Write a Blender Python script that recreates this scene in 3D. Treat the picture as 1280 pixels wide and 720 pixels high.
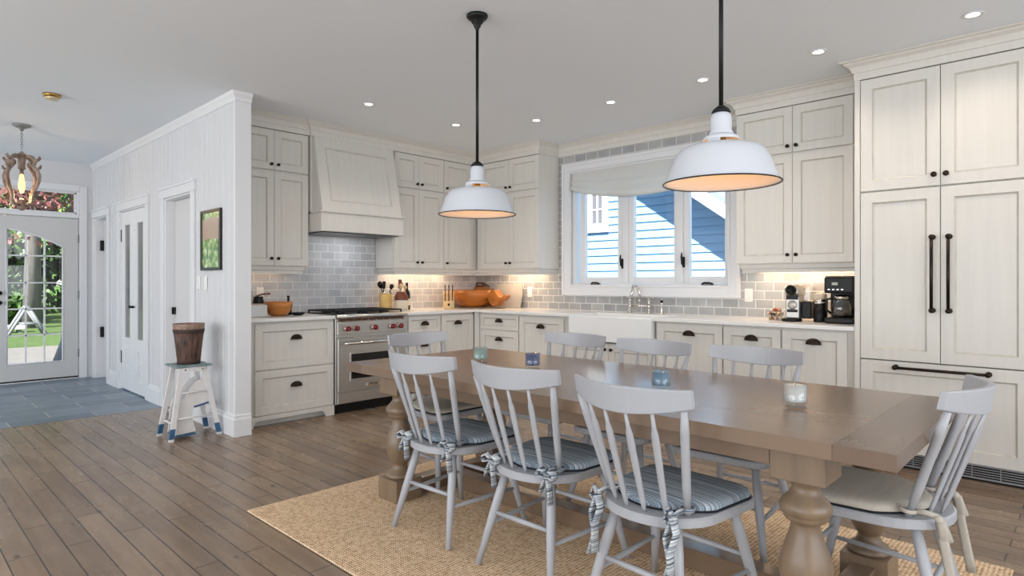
import bpy, bmesh, math, random
from mathutils import Vector, Matrix
PI = math.pi
C = bpy.context.scene.collection
for o in list(bpy.data.objects):
    bpy.data.objects.remove(o)

# ------------------------------------------------------------------ camera, world, lights, exposure
THETA = .7636                       # turn of the view from +Y towards -X
cam_data = bpy.data.cameras.new('camera')
cam_data.sensor_width = 36.0
cam_data.lens = 36.0 * 770.8 / 1280.0
cam_data.shift_y = -(360.0 - 352.2) / 1280.0
cam_data.clip_start = .05
cam = bpy.data.objects.new('camera', cam_data)
C.objects.link(cam)
cam.location = (0, 0, 1.2244)
cam.rotation_euler = (PI / 2, 0, THETA)
bpy.context.scene.camera = cam

world = bpy.data.worlds.new('sky')
bpy.context.scene.world = world
world.use_nodes = True
bg = world.node_tree.nodes['Background']
bg.inputs[0].default_value = (.80, .90, 1.0, 1)
bg.inputs[1].default_value = 1.15

def light(name, kind, loc, rot, power, color=(1, 1, 1), size=None, size_y=None, **kw):
    d = bpy.data.lights.new(name, kind)
    d.energy = power
    d.color = color
    if kind == 'AREA':
        d.shape = 'RECTANGLE'; d.size = size; d.size_y = size_y or size
    elif size is not None and kind in ('POINT', 'SPOT'):
        d.shadow_soft_size = size
    for k, v in kw.items(): setattr(d, k, v)
    o = bpy.data.objects.new(name, d)
    o.location = loc; o.rotation_euler = rot
    C.objects.link(o)
    return o

SUN = light('sun', 'SUN', (0, -6, 12), (0, 0, 0), 15, (1, .96, .88), angle=.009)
SUN.rotation_euler = Vector((-.30, .75, -.60)).to_track_quat('-Z', 'Y').to_euler()
# soft fill lamps added out of view, standing in for unseen windows
light('rear_fill', 'AREA', (-2.6, -3.4, 1.55), (PI / 2, 0, 0), 150, (.93, .97, 1.0), 6.5, 2.2)
light('side_fill', 'AREA', (2.6, 1.2, 1.5), (PI / 2, 0, PI / 2), 70, (.95, .98, 1.0), 4.0, 2.2)  # added fill from the open side, no window built there
light('entry_fill', 'AREA', (-9.0, -1.9, 1.5), (PI / 2, 0, 0), 22, (.93, .97, 1.0), 2.0, 2.0)  # added fill to brighten the entry
# view transform and exposure
vs = bpy.context.scene.view_settings
vs.view_transform = 'Standard'; vs.look = 'None'; vs.gamma = 1.0; vs.use_curve_mapping = False
vs.exposure = 0.15

# ------------------------------------------------------------------ materials
MATS = {}
def srgb(r, g, b):
    f = lambda c: (c / 255 / 12.92) if c / 255 <= .04045 else ((c / 255 + .055) / 1.055) ** 2.4
    return (f(r), f(g), f(b), 1)
def base_mat(name):
    m = bpy.data.materials.new(name); m.use_nodes = True
    nt = m.node_tree
    return m, nt, nt.nodes['Principled BSDF']
def mat(name, col, rough=.5, metal=0.0, spec=.5, noise=None, bump=None, **kw):
    """noise=(scale vector, amount) varies the colour; bump=(scale vector, strength)"""
    if name in MATS: return MATS[name]
    m, nt, b = base_mat(name)
    N, L = nt.nodes, nt.links
    c = srgb(*col)
    b.inputs['Base Color'].default_value = c
    b.inputs['Roughness'].default_value = rough
    b.inputs['Metallic'].default_value = metal
    b.inputs['Specular IOR Level'].default_value = spec
    for k, v in kw.items(): b.inputs[k].default_value = v
    if noise or bump:
        tc = N.new('ShaderNodeTexCoord')
    if noise:
        mp = N.new('ShaderNodeMapping'); mp.inputs['Scale'].default_value = noise[0]
        nz = N.new('ShaderNodeTexNoise'); nz.inputs['Scale'].default_value = 1; nz.inputs['Detail'].default_value = 4
        rp = N.new('ShaderNodeValToRGB')
        a = noise[1]
        rp.color_ramp.elements[0].position = .3; rp.color_ramp.elements[1].position = .7
        rp.color_ramp.elements[0].color = (c[0] * (1 - a), c[1] * (1 - a), c[2] * (1 - a), 1)
        c2 = noise[2] if len(noise) > 2 else None
        rp.color_ramp.elements[1].color = srgb(*c2) if c2 else (min(1, c[0] * (1 + a * .5)), min(1, c[1] * (1 + a * .5)), min(1, c[2] * (1 + a * .5)), 1)
        L.new(tc.outputs['Object'], mp.inputs[0]); L.new(mp.outputs[0], nz.inputs['Vector'])
        L.new(nz.outputs['Fac'], rp.inputs[0]); L.new(rp.outputs[0], b.inputs['Base Color'])
    if bump:
        mp2 = N.new('ShaderNodeMapping'); mp2.inputs['Scale'].default_value = bump[0]
        nz2 = N.new('ShaderNodeTexNoise'); nz2.inputs['Scale'].default_value = 1; nz2.inputs['Detail'].default_value = 3
        bp = N.new('ShaderNodeBump'); bp.inputs['Strength'].default_value = bump[1]; bp.inputs['Distance'].default_value = .01
        L.new(tc.outputs['Object'], mp2.inputs[0]); L.new(mp2.outputs[0], nz2.inputs['Vector'])
        L.new(nz2.outputs['Fac'], bp.inputs['Height']); L.new(bp.outputs[0], b.inputs['Normal'])
    MATS[name] = m
    return m
def emit(name, col, strength):
    if name in MATS: return MATS[name]
    m, nt, b = base_mat(name)
    b.inputs['Base Color'].default_value = srgb(*col)
    b.inputs['Emission Color'].default_value = srgb(*col)
    b.inputs['Emission Strength'].default_value = strength
    MATS[name] = m
    return m
def glass_mat(name, col=(255, 255, 255), rough=0.0, alpha=.1):
    """thin architectural glass: mostly clear, a little reflection"""
    if name in MATS: return MATS[name]
    m = bpy.data.materials.new(name); m.use_nodes = True
    nt = m.node_tree; N, L = nt.nodes, nt.links
    N.remove(N['Principled BSDF'])
    tr = N.new('ShaderNodeBsdfTransparent'); tr.inputs[0].default_value = srgb(*col)
    gl = N.new('ShaderNodeBsdfGlossy'); gl.inputs['Roughness'].default_value = rough
    lw = N.new('ShaderNodeLayerWeight'); lw.inputs[0].default_value = .12
    mx = N.new('ShaderNodeMixShader')
    mth = N.new('ShaderNodeMath'); mth.operation = 'MULTIPLY_ADD'; mth.inputs[1].default_value = .6; mth.inputs[2].default_value = alpha * .5
    L.new(lw.outputs['Facing'], mth.inputs[0]); L.new(mth.outputs[0], mx.inputs[0])
    L.new(tr.outputs[0], mx.inputs[1]); L.new(gl.outputs[0], mx.inputs[2])
    L.new(mx.outputs[0], N['Material Output'].inputs[0])
    MATS[name] = m
    return m
def plank_mat():
    m, nt, b = base_mat('oak_floor')
    N, L = nt.nodes, nt.links
    tc = N.new('ShaderNodeTexCoord')
    mp = N.new('ShaderNodeMapping'); mp.inputs['Location'].default_value = (.31, -.527 + .108 * 80, 0)
    br = N.new('ShaderNodeTexBrick')
    br.offset = .37; br.offset_frequency = 2
    br.inputs['Color1'].default_value = (0, 0, 0, 1); br.inputs['Color2'].default_value = (1, 1, 1, 1); br.inputs['Mortar'].default_value = (.5, .5, .5, 1)
    br.inputs['Scale'].default_value = 1; br.inputs['Mortar Size'].default_value = .0030; br.inputs['Mortar Smooth'].default_value = .1
    br.inputs['Brick Width'].default_value = 1.05; br.inputs['Row Height'].default_value = .108
    L.new(tc.outputs['Object'], mp.inputs[0]); L.new(mp.outputs[0], br.inputs['Vector'])
    # grain along X
    mg = N.new('ShaderNodeMapping'); mg.inputs['Scale'].default_value = (1.6, 16, 1)
    nz = N.new('ShaderNodeTexNoise'); nz.inputs['Scale'].default_value = 1.0; nz.inputs['Detail'].default_value = 6; nz.inputs['Roughness'].default_value = .6
    L.new(tc.outputs['Object'], mg.inputs[0]); L.new(mg.outputs[0], nz.inputs['Vector'])
    mk = N.new('ShaderNodeMapping'); mk.inputs['Scale'].default_value = (2.2, 5.5, 1)
    nk = N.new('ShaderNodeTexNoise'); nk.inputs['Scale'].default_value = 1.0; nk.inputs['Detail'].default_value = 3
    L.new(tc.outputs['Object'], mk.inputs[0]); L.new(mk.outputs[0], nk.inputs['Vector'])
    a1 = N.new('ShaderNodeMath'); a1.operation = 'MULTIPLY_ADD'; a1.inputs[1].default_value = .17
    L.new(br.outputs['Color'], a1.inputs[0])
    s = N.new('ShaderNodeMath'); s.operation = 'MULTIPLY'; s.inputs[1].default_value = .46
    L.new(nz.outputs['Fac'], s.inputs[0]); L.new(s.outputs[0], a1.inputs[2])
    a2 = N.new('ShaderNodeMath'); a2.operation = 'MULTIPLY_ADD'; a2.inputs[1].default_value = .30
    L.new(nk.outputs['Fac'], a2.inputs[0]); L.new(a1.outputs[0], a2.inputs[2])
    rp = N.new('ShaderNodeValToRGB'); e = rp.color_ramp.elements
    e[0].position = .22; e[0].color = srgb(102, 83, 66)
    e[1].position = .88; e[1].color = srgb(172, 147, 120)
    x = e.new(.43); x.color = srgb(128, 106, 86)
    x = e.new(.60); x.color = srgb(148, 125, 102)
    L.new(a2.outputs[0], rp.inputs[0])
    # knots
    vo = N.new('ShaderNodeTexVoronoi'); vo.inputs['Scale'].default_value = 1
    mv = N.new('ShaderNodeMapping'); mv.inputs['Scale'].default_value = (2.6, 5.2, 1)
    L.new(tc.outputs['Object'], mv.inputs[0]); L.new(mv.outputs[0], vo.inputs['Vector'])
    kr = N.new('ShaderNodeValToRGB'); kr.color_ramp.elements[0].position = .035; kr.color_ramp.elements[0].color = (.12, .09, .06, 1)
    kr.color_ramp.elements[1].position = .085; kr.color_ramp.elements[1].color = (1, 1, 1, 1)
    L.new(vo.outputs['Distance'], kr.inputs[0])
    mx = N.new('ShaderNodeMixRGB'); mx.blend_type = 'MULTIPLY'; mx.inputs[0].default_value = .75
    L.new(rp.outputs[0], mx.inputs[1]); L.new(kr.outputs[0], mx.inputs[2])
    mm = N.new('ShaderNodeMixRGB'); mm.inputs[2].default_value = srgb(52, 40, 30)
    L.new(br.outputs['Fac'], mm.inputs[0]); L.new(mx.outputs[0], mm.inputs[1])
    L.new(mm.outputs[0], b.inputs['Base Color'])
    b.inputs['Roughness'].default_value = .33
    rr = N.new('ShaderNodeMath'); rr.operation = 'MULTIPLY_ADD'; rr.inputs[1].default_value = .06; rr.inputs[2].default_value = .24
    L.new(nk.outputs['Fac'], rr.inputs[0]); L.new(rr.outputs[0], b.inputs['Roughness'])
    bp = N.new('ShaderNodeBump'); bp.inputs['Strength'].default_value = .35; bp.inputs['Distance'].default_value = .004; bp.invert = True
    L.new(br.outputs['Fac'], bp.inputs['Height']); L.new(bp.outputs[0], b.inputs['Normal'])
    return m
def tile_mat(name, axis, bw, rh, mortar, c1, c2, cm, rough, off=(0, 0), offset=.5, bump=.5, tint=None):
    m, nt, b = base_mat(name)
    N, L = nt.nodes, nt.links
    tc = N.new('ShaderNodeTexCoord'); sp = N.new('ShaderNodeSeparateXYZ'); cb = N.new('ShaderNodeCombineXYZ')
    L.new(tc.outputs['Object'], sp.inputs[0])
    L.new(sp.outputs[axis[0]], cb.inputs[0]); L.new(sp.outputs[axis[1]], cb.inputs[1])
    mp = N.new('ShaderNodeMapping'); mp.inputs['Location'].default_value = (off[0] + 40 * bw, off[1] + 40 * rh, 0)
    br = N.new('ShaderNodeTexBrick'); br.offset = offset
    br.inputs['Color1'].default_value = srgb(*c1); br.inputs['Color2'].default_value = srgb(*c2); br.inputs['Mortar'].default_value = srgb(*cm)
    br.inputs['Scale'].default_value = 1; br.inputs['Mortar Size'].default_value = mortar; br.inputs['Mortar Smooth'].default_value = .2
    br.inputs['Brick Width'].default_value = bw; br.inputs['Row Height'].default_value = rh
    L.new(cb.outputs[0], mp.inputs[0]); L.new(mp.outputs[0], br.inputs['Vector'])
    nz = N.new('ShaderNodeTexNoise'); nz.inputs['Scale'].default_value = 6; nz.inputs['Detail'].default_value = 3
    L.new(tc.outputs['Object'], nz.inputs['Vector'])
    mx = N.new('ShaderNodeMixRGB'); mx.blend_type = 'OVERLAY'; mx.inputs[0].default_value = .25
    L.new(br.outputs['Color'], mx.inputs[1]); L.new(nz.outputs['Fac'], mx.inputs[2])
    L.new(mx.outputs[0], b.inputs['Base Color'])
    b.inputs['Roughness'].default_value = rough
    bp = N.new('ShaderNodeBump'); bp.inputs['Strength'].default_value = bump; bp.inputs['Distance'].default_value = .004; bp.invert = True
    L.new(br.outputs['Fac'], bp.inputs['Height']); L.new(bp.outputs[0], b.inputs['Normal'])
    MATS[name] = m
    return m
def stripe_mat(name, axis, scale, c1, c2, c3):
    m, nt, b = base_mat(name)
    N, L = nt.nodes, nt.links
    tc = N.new('ShaderNodeTexCoord'); mp = N.new('ShaderNodeMapping')
    sc = [3, 3, 3]; sc[axis] = scale
    mp.inputs['Scale'].default_value = sc
    nz = N.new('ShaderNodeTexNoise'); nz.inputs['Scale'].default_value = 1; nz.inputs['Detail'].default_value = 2
    L.new(tc.outputs['Object'], mp.inputs[0]); L.new(mp.outputs[0], nz.inputs['Vector'])
    rp = N.new('ShaderNodeValToRGB'); e = rp.color_ramp.elements
    e[0].position = .36; e[0].color = srgb(*c1); e[1].position = .66; e[1].color = srgb(*c3)
    x = e.new(.50); x.color = srgb(*c2)
    L.new(nz.outputs['Fac'], rp.inputs[0]); L.new(rp.outputs[0], b.inputs['Base Color'])
    b.inputs['Roughness'].default_value = .9; b.inputs['Specular IOR Level'].default_value = .1
    MATS[name] = m
    return m
def rug_mat():
    m, nt, b = base_mat('jute_weave')
    N, L = nt.nodes, nt.links
    tc = N.new('ShaderNodeTexCoord')
    wv = N.new('ShaderNodeTexWave'); wv.wave_type = 'BANDS'; wv.bands_direction = 'X'
    wv.inputs['Scale'].default_value = 18; wv.inputs['Distortion'].default_value = 2.2; wv.inputs['Detail'].default_value = 2; wv.inputs['Detail Scale'].default_value = 4
    L.new(tc.outputs['Object'], wv.inputs['Vector'])
    w2 = N.new('ShaderNodeTexWave'); w2.bands_direction = 'Y'; w2.inputs['Scale'].default_value = 26; w2.inputs['Distortion'].default_value = 2.5; w2.inputs['Detail'].default_value = 2
    L.new(tc.outputs['Object'], w2.inputs['Vector'])
    nz = N.new('ShaderNodeTexNoise'); nz.inputs['Scale'].default_value = 55; nz.inputs['Detail'].default_value = 4
    L.new(tc.outputs['Object'], nz.inputs['Vector'])
    ml = N.new('ShaderNodeMath'); ml.operation = 'MULTIPLY'; L.new(wv.outputs['Fac'], ml.inputs[0]); L.new(w2.outputs['Fac'], ml.inputs[1])
    ad = N.new('ShaderNodeMath'); ad.operation = 'MULTIPLY_ADD'; ad.inputs[1].default_value = .55
    L.new(ml.outputs[0], ad.inputs[0])
    n2 = N.new('ShaderNodeMath'); n2.operation = 'MULTIPLY'; n2.inputs[1].default_value = .8
    L.new(nz.outputs['Fac'], n2.inputs[0]); L.new(n2.outputs[0], ad.inputs[2])
    rp = N.new('ShaderNodeValToRGB'); e = rp.color_ramp.elements
    e[0].position = .26; e[0].color = srgb(166, 130, 98); e[1].position = .80; e[1].color = srgb(246, 224, 196)
    x = e.new(.5); x.color = srgb(220, 186, 148)
    L.new(ad.outputs[0], rp.inputs[0]); L.new(rp.outputs[0], b.inputs['Base Color'])
    b.inputs['Roughness'].default_value = .95; b.inputs['Specular IOR Level'].default_value = .1
    bp = N.new('ShaderNodeBump'); bp.inputs['Strength'].default_value = .8; bp.inputs['Distance'].default_value = .006
    L.new(ad.outputs[0], bp.inputs['Height']); L.new(bp.outputs[0], b.inputs['Normal'])
    return m

WHITE = mat('wall_paint', (216, 215, 217), .55, spec=.3)
TRIM = mat('trim_paint', (228, 228, 230), .4, spec=.4)
CEIL = mat('ceiling_paint', (236, 241, 246), .8, spec=.1)
CAB = mat('glazed_cabinet_paint', (217, 213, 206), .42, noise=((34, 34, 1.6), .035))
GLAZE = mat('cabinet_glaze', (200, 195, 184), .5, noise=((30, 30, 8), .12))
BRONZE = mat('oil_rubbed_bronze', (52, 42, 34), .32, .85, noise=((40, 40, 40), .3))
BLACK = mat('black_plastic', (12, 11, 11), .38, spec=.3)
IRON = mat('black_iron', (20, 20, 21), .45, .4)
STEEL = mat('stainless_steel', (196, 194, 190), .28, 1.0, noise=((2, 2, 60), .06))
CHROME = mat('polished_nickel', (214, 208, 200), .12, 1.0)
QUARTZ = mat('white_quartz', (232, 230, 228), .22, noise=((3, 3, 3), .03))
CERAMIC = mat('white_ceramic', (236, 236, 236), .15)
ENAMEL = mat('white_enamel', (208, 211, 218), .2)
CHAIRP = mat('grey_chair_paint', (172, 173, 178), .36)
TABLEW = mat('driftwood_oak', (128, 106, 87), .22, noise=((.8, 22, 3), .08), spec=.5)
TABLEE = mat('driftwood_oak_end', (116, 95, 79), .25, noise=((22, .8, 3), .08))
PEDW = mat('driftwood_oak_turned', (132, 111, 90), .34, noise=((18, 18, 1.4), .2))
TILEX = tile_mat('grey_subway_tile_x', (0, 2), .152, .0765, .0042, (160, 161, 162), (181, 180, 179), (226, 224, 220), .18, (.04, .0))
TILEY = tile_mat('grey_subway_tile_y', (1, 2), .152, .0765, .0042, (178, 179, 183), (196, 195, 197), (226, 224, 220), .18, (.02, .0))
SLATE = tile_mat('blue_slate_tile', (1, 0),   .62, .31, .006, (92, 110, 128), (124, 140, 155), (176, 176, 174), .35, (.1, .05), .5, .3)
OAK = plank_mat()
JUTE = rug_mat()
GLASS = glass_mat('window_glass', alpha=.06)
JAR = glass_mat('clear_glass', (252, 253, 253), .02, .16)
BLUESTRIPE = stripe_mat('blue_ticking', 1, 380, (104, 118, 133), (152, 164, 175), (208, 212, 214))
TIECLOTH = stripe_mat('ticking_tie', 2, 260, (84, 96, 112), (176, 182, 188), (222, 224, 222))
LINEN = mat('beige_linen', (190, 182, 170), .9, spec=.1, noise=((5, 60, 60), .08))
DARKPAD = mat('dark_cushion_backing', (40, 42, 48), .9, spec=.1)
WOODBOWL = mat('honey_wood', (190, 120, 54), .35, noise=((4, 4, 22), .35))
OLIVE = mat('olive_wood', (176, 116, 62), .4, noise=((14, 14, 5), .4))
DARKWOOD = mat('dark_wood', (104, 60, 34), .45, noise=((20, 20, 4), .3))
PALEWOOD = mat('pale_wood', (214, 182, 134), .5, noise=((24, 24, 3), .15))
SHADEF = mat('roman_shade_linen', (232, 231, 228), .9, spec=.1, noise=((80, 80, 80), .03))
_n = SHADEF.node_tree.nodes; _l = SHADEF.node_tree.links
_t = _n.new('ShaderNodeBsdfTranslucent'); _t.inputs[0].default_value = srgb(236, 234, 228)
_m = _n.new('ShaderNodeMixShader'); _m.inputs[0].default_value = .3
_l.new(_n['Principled BSDF'].outputs[0], _m.inputs[1]); _l.new(_t.outputs[0], _m.inputs[2]); _l.new(_m.outputs[0], _n['Material Output'].inputs[0])
BRASS = mat('brass', (186, 150, 84), .25, 1.0)
BLUEP = mat('worn_blue_paint', (52, 98, 134), .5, noise=((26, 26, 26), .35))
DISTRESS = mat('distressed_blue_top', (92, 128, 138), .5, noise=((20, 14, 10), .5, (160, 176, 176)))
OLDWHITE = mat('old_white_paint', (226, 222, 220), .55, noise=((14, 14, 14), .07))
RUST = mat('rusty_bucket', (60, 42, 34), .6, noise=((50, 50, 9), .8, (112, 78, 64)))
RUSTD = mat('dark_rust_band', (58, 40, 34), .6, noise=((30, 30, 30), .4))

# ------------------------------------------------------------------ mesh helpers
class MB:
    """collects shapes; build() links them as ONE mesh object"""
    def __init__(s):
        s.bm = bmesh.new(); s.mi = 0
    def face(s, vs_, smooth=False):
        try:
            f = s.bm.faces.new(vs_); f.material_index = s.mi; f.smooth = smooth
            return f
        except ValueError:
            return None
    def v(s, *p): return s.bm.verts.new(p if len(p) == 3 else p[0])
    def box(s, x0, y0, z0, x1, y1, z1, M=None):
        P_ = [(x, y, z) for z in (z0, z1) for y in (y0, y1) for x in (x0, x1)]
        if M is not None: P_ = [M @ Vector(p) for p in P_]
        a = [s.v(*p) for p in P_]
        for q in ((0, 2, 3, 1), (4, 5, 7, 6), (0, 1, 5, 4), (2, 6, 7, 3), (0, 4, 6, 2), (1, 3, 7, 5)):
            s.face([a[i] for i in q])
        return s
    def prism(s, pts, a, b, plane='xy', smooth=False):
        """closed polygon pts extruded from a to b along the third axis"""
        def p3(p, t):
            return {'xy': (p[0], p[1], t), 'xz': (p[0], t, p[1]), 'yz': (t, p[0], p[1])}[plane]
        A = [s.v(*p3(p, a)) for p in pts]; B = [s.v(*p3(p, b)) for p in pts]
        n = len(pts)
        for i in range(n): s.face([A[i], A[(i + 1) % n], B[(i + 1) % n], B[i]], smooth)
        s.face(A[::-1]); s.face(B)
        return s
    def lathe(s, prof, n=24, c=(0, 0, 0), M=None, cap=True, smooth=True, sx=1, sy=1):
        """prof: list of (r, z)"""
        rings = []
        for r, z in prof:
            if r < 1e-6:
                p = Vector((c[0], c[1], c[2] + z)); rings.append([s.v(*(M @ p if M is not None else p))])
            else:
                ring = []
                for i in range(n):
                    a = 2 * PI * i / n
                    p = Vector((c[0] + r * sx * math.cos(a), c[1] + r * sy * math.sin(a), c[2] + z))
                    ring.append(s.v(*(M @ p if M is not None else p)))
                rings.append(ring)
        for A, B in zip(rings, rings[1:]):
            if len(A) == 1 and len(B) == 1: continue
            for i in range(n):
                j = (i + 1) % n
                if len(A) == 1: s.face([A[0], B[i], B[j]][::1], smooth)
                elif len(B) == 1: s.face([A[j], A[i], B[0]][::-1], smooth)
                else: s.face([A[i], A[j], B[j], B[i]], smooth)
        if cap:
            if len(rings[0]) > 1: s.face(rings[0][::-1])
            if len(rings[-1]) > 1: s.face(rings[-1])
        return s
    def tube(s, pts, r, n=8, smooth=True, flat=None, up=None):
        """pts: points; r: radius or list; flat=(a,b) scales the two cross axes"""
        pts = [Vector(p) for p in pts]
        R = r if isinstance(r, (list, tuple)) else [r] * len(pts)
        rings = []; ref = None
        for i, p in enumerate(pts):
            t = (pts[min(i + 1, len(pts) - 1)] - pts[max(i - 1, 0)])
            if t.length < 1e-9: t = Vector((0, 0, 1))
            t.normalize()
            if ref is None:
                ref = Vector(up) if up else (Vector((1, 0, 0)) if abs(t.z) > .7 else Vector((0, 0, 1)))
            u = (ref - t * ref.dot(t)); u.normalize(); w = t.cross(u); ref = u
            fa, fb = flat or (1, 1)
            rings.append([s.v(*(p + u * (R[i] * fa * math.cos(2 * PI * k / n)) + w * (R[i] * fb * math.sin(2 * PI * k / n)))) for k in range(n)])
        for A, B in zip(rings, rings[1:]):
            for i in range(n): s.face([A[i], A[(i + 1) % n], B[(i + 1) % n], B[i]], smooth)
        s.face(rings[0][::-1]); s.face(rings[-1])
        return s
    def ball(s, c, r, n=12, sc=(1, 1, 1), M=None):
        prof = [(r * math.sin(PI * i / (n // 2 + 2)), -r * math.cos(PI * i / (n // 2 + 2)) * sc[2]) for i in range(n // 2 + 3)]
        prof[0] = (0, prof[0][1]); prof[-1] = (0, prof[-1][1])
        return s.lathe(prof, n, c, M, True, True, sc[0], sc[1])
    def loft(s, loops, smooth=True, cap=True):
        R = [[s.v(*p) for p in lp] for lp in loops]
        n = len(R[0])
        for A, B in zip(R, R[1:]):
            for i in range(n): s.face([A[i], A[(i + 1) % n], B[(i + 1) % n], B[i]], smooth)
        if cap: s.face(R[0][::-1]); s.face(R[-1])
        return s
    def sweep(s, path, prof, closed_prof=True):
        """path: 2D points in XY; prof: (outward offset to the right of travel, z); mitred corners"""
        n = len(path); loops = []
        for i, p in enumerate(path):
            p = Vector(p)
            d0 = (p - Vector(path[i - 1])).normalized() if i > 0 else None
            d1 = (Vector(path[i + 1]) - p).normalized() if i < n - 1 else None
            d0 = d0 or d1; d1 = d1 or d0
            n0 = Vector((d0.y, -d0.x)); n1 = Vector((d1.y, -d1.x))
            m = (n0 + n1).normalized(); m = m / max(.2, m.dot(n0))
            loops.append([(p.x + m.x * o, p.y + m.y * o, z) for o, z in prof])
        return s.loft(loops, smooth=False)
    def build(s, name, mats, parent=None, loc=None, bevel=0, seg=1, subd=0, rot=None, weld=False):
        bmesh.ops.recalc_face_normals(s.bm, faces=s.bm.faces)
        if weld: bmesh.ops.remove_doubles(s.bm, verts=s.bm.verts, dist=1e-5)
        me = bpy.data.meshes.new(name); s.bm.to_mesh(me); s.bm.free()
        for m in (mats if isinstance(mats, (list, tuple)) else [mats]): me.materials.append(m)
        o = bpy.data.objects.new(name, me); C.objects.link(o)
        if parent is not None: o.parent = parent
        if loc is not None: o.location = loc
        if rot is not None: o.rotation_euler = rot
        if bevel:
            b = o.modifiers.new('bevel', 'BEVEL'); b.width = bevel; b.segments = seg; b.limit_method = 'ANGLE'; b.angle_limit = .7
        if subd:
            b = o.modifiers.new('subd', 'SUBSURF'); b.levels = subd; b.render_levels = subd
        return o
def thing(name, label, cat, loc=(0, 0, 0), rotz=0, group=None):
    o = bpy.data.objects.new(name, None); o.empty_display_size = .1
    C.objects.link(o); o.location = loc; o.rotation_euler = (0, 0, rotz)
    o['label'] = label; o['category'] = cat
    if group: o['group'] = group
    return o
def tag(o, label, cat, group=None):
    o['label'] = label; o['category'] = cat
    if group: o['group'] = group
    return o
def struct(o, label=None):
    o['kind'] = 'structure'
    if label: o['label'] = label
    return o
def dup(root, label=None, loc=None, rotz=None):
    r = root.copy(); C.objects.link(r)
    if label: r['label'] = label
    if loc is not None: r.location = loc
    if rotz is not None: r.rotation_euler = (0, 0, rotz)
    def kids(src, dst):
        for ch in list(src.children):
            c = ch.copy(); C.objects.link(c); c.parent = dst
            kids(ch, c)
    kids(root, r)
    return r
def rot_to(d):
    """matrix that turns +Z into direction d"""
    return Vector(d).to_track_quat('Z', 'Y').to_matrix().to_4x4()

# ------------------------------------------------------------------ the room
H = 2.726
XS, YW, YB, XF = -5.72, 5.325, 2.003, -9.42      # stove wall, window wall, beadboard wall, entry wall
o = struct(MB().box(-6.62, -6.5, -.08, 4.5, YW + .1, 0).build('floor', OAK), 'brown oak plank floor')
o = struct(MB().box(XF - .3, -3.6, -.08, -6.625, 2.3, .001).build('floor_entry', SLATE), 'blue slate tile floor by the front door')
struct(MB().box(XF - .3, -6.5, H, 4.5, 5.6, H + .2).build('ceiling', CEIL))
# stove wall
struct(MB().box(XS - .15, YB + .125, 0, XS, YW + .15, H).build('wall_left', WHITE))
struct(MB().box(XS, YB + .125, .90, XS + .008, YW, H - .05).build('trim_1', TILEY), 'grey subway tile backsplash behind the range')
# window wall with its opening
OX0, OX1, OZ0, OZ1 = -4.20, -2.36, 1.16, 2.43
m = MB()
m.box(XS - .15, YW, 0, OX0, YW + .16, H).box(OX1, YW, 0, 1.6, YW + .16, H)
m.box(OX0, YW, 0, OX1, YW + .16, OZ0).box(OX0, YW, OZ1, OX1, YW + .16, H)
struct(m.build('wall_back', WHITE))
m = MB()
y0, y1 = YW - .008, YW
m.box(XS + .01, y0, .90, OX0, y1, H - .05).box(OX1, y0, .90, -1.24, y1, H - .05)
m.box(OX0, y0, .90, OX1, y1, OZ0).box(OX0, y0, OZ1, OX1, y1, H - .05)
struct(m.build('trim_2', TILEX), 'grey subway tile around the kitchen window')

# beadboard wall, three openings
def bead_run(m, x0, x1, z0, z1):
    """front face with v-grooves at a fixed pitch, facing -Y"""
    pitch, g, dp = .115, .013, .012
    pts = [(x0, YB)]
    k = math.ceil((x0 + g) / pitch)
    while k * pitch < x1 - g:
        c = k * pitch
        pts += [(c - g, YB), (c, YB + dp), (c + g, YB)]; k += 1
    pts += [(x1, YB), (x1, YB + .118), (x0, YB + .118)]
    m.prism(pts, z0, z1)
m = MB()
DO = [(-9.26, -8.66, 2.03), (-8.13, -7.17, 2.03), (-6.60, -5.87, 2.03)]
edges = [XF] + [e for d in DO for e in d[:2]] + [-4.952]
for i in range(0, len(edges), 2): bead_run(m, edges[i], edges[i + 1], 0, H)
for d in DO: bead_run(m, d[0], d[1], d[2], H)
struct(m.build('wall_hall', WHITE))
struct(MB().box(-4.952, YB - .006, 0, -4.934, YB + .126, H).build('trim_3', TRIM, bevel=.003), 'flat white end board of the beadboard wall')
cp = [(0, H - .075), (.008, H - .07), (.012, H - .045), (.03, H - .02), (.036, H - .001), (0, H - .001)]
struct(MB().sweep([(XF + .01, YB), (-4.934, YB), (-4.934, YB + .126)], cp).build('trim_4', TRIM), 'small white crown along the beadboard wall')
bp = [(0, .001), (.018, .001), (.018, .135), (.012, .15), (.012, .165), (0, .175)]
m = MB()
m.sweep([(-5.78, YB), (-4.934, YB), (-4.934, YB + .12)], bp)
m.sweep([(-7.08, YB), (-6.70, YB)], bp); m.sweep([(-8.56, YB), (-8.24, YB)], bp)
struct(m.build('baseboard_hall', TRIM))
def casing(name, x0, x1, zt, lab):
    m = MB(); w = .085; t = .02
    m.box(x0 - w, YB - t, .001, x0, YB, zt).box(x1, YB - t, .001, x1 + w, YB, zt)
    m.box(x0 - w - .01, YB - t - .004, zt, x1 + w + .01, YB, zt + .095)
    m.box(x0 - w - .022, YB - t - .016, zt + .08, x1 + w + .022, YB, zt + .10)
    m.box(x0 - .001, YB - .004, .001, x0 + .014, YB + .118, zt).box(x1 - .014, YB - .004, .001, x1 + .001, YB + .118, zt)
    m.box(x0, YB - .004, zt - .014, x1, YB + .118, zt + .001)
    return struct(m.build(name, TRIM, bevel=.003), lab)
casing('trim_5', *DO[0], 'white casing of the far hall doorway')
casing('trim_6', *DO[1], 'white casing of the narrow double doors')
casing('trim_7', *DO[2], 'white casing of the doorway nearest the kitchen')
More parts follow.
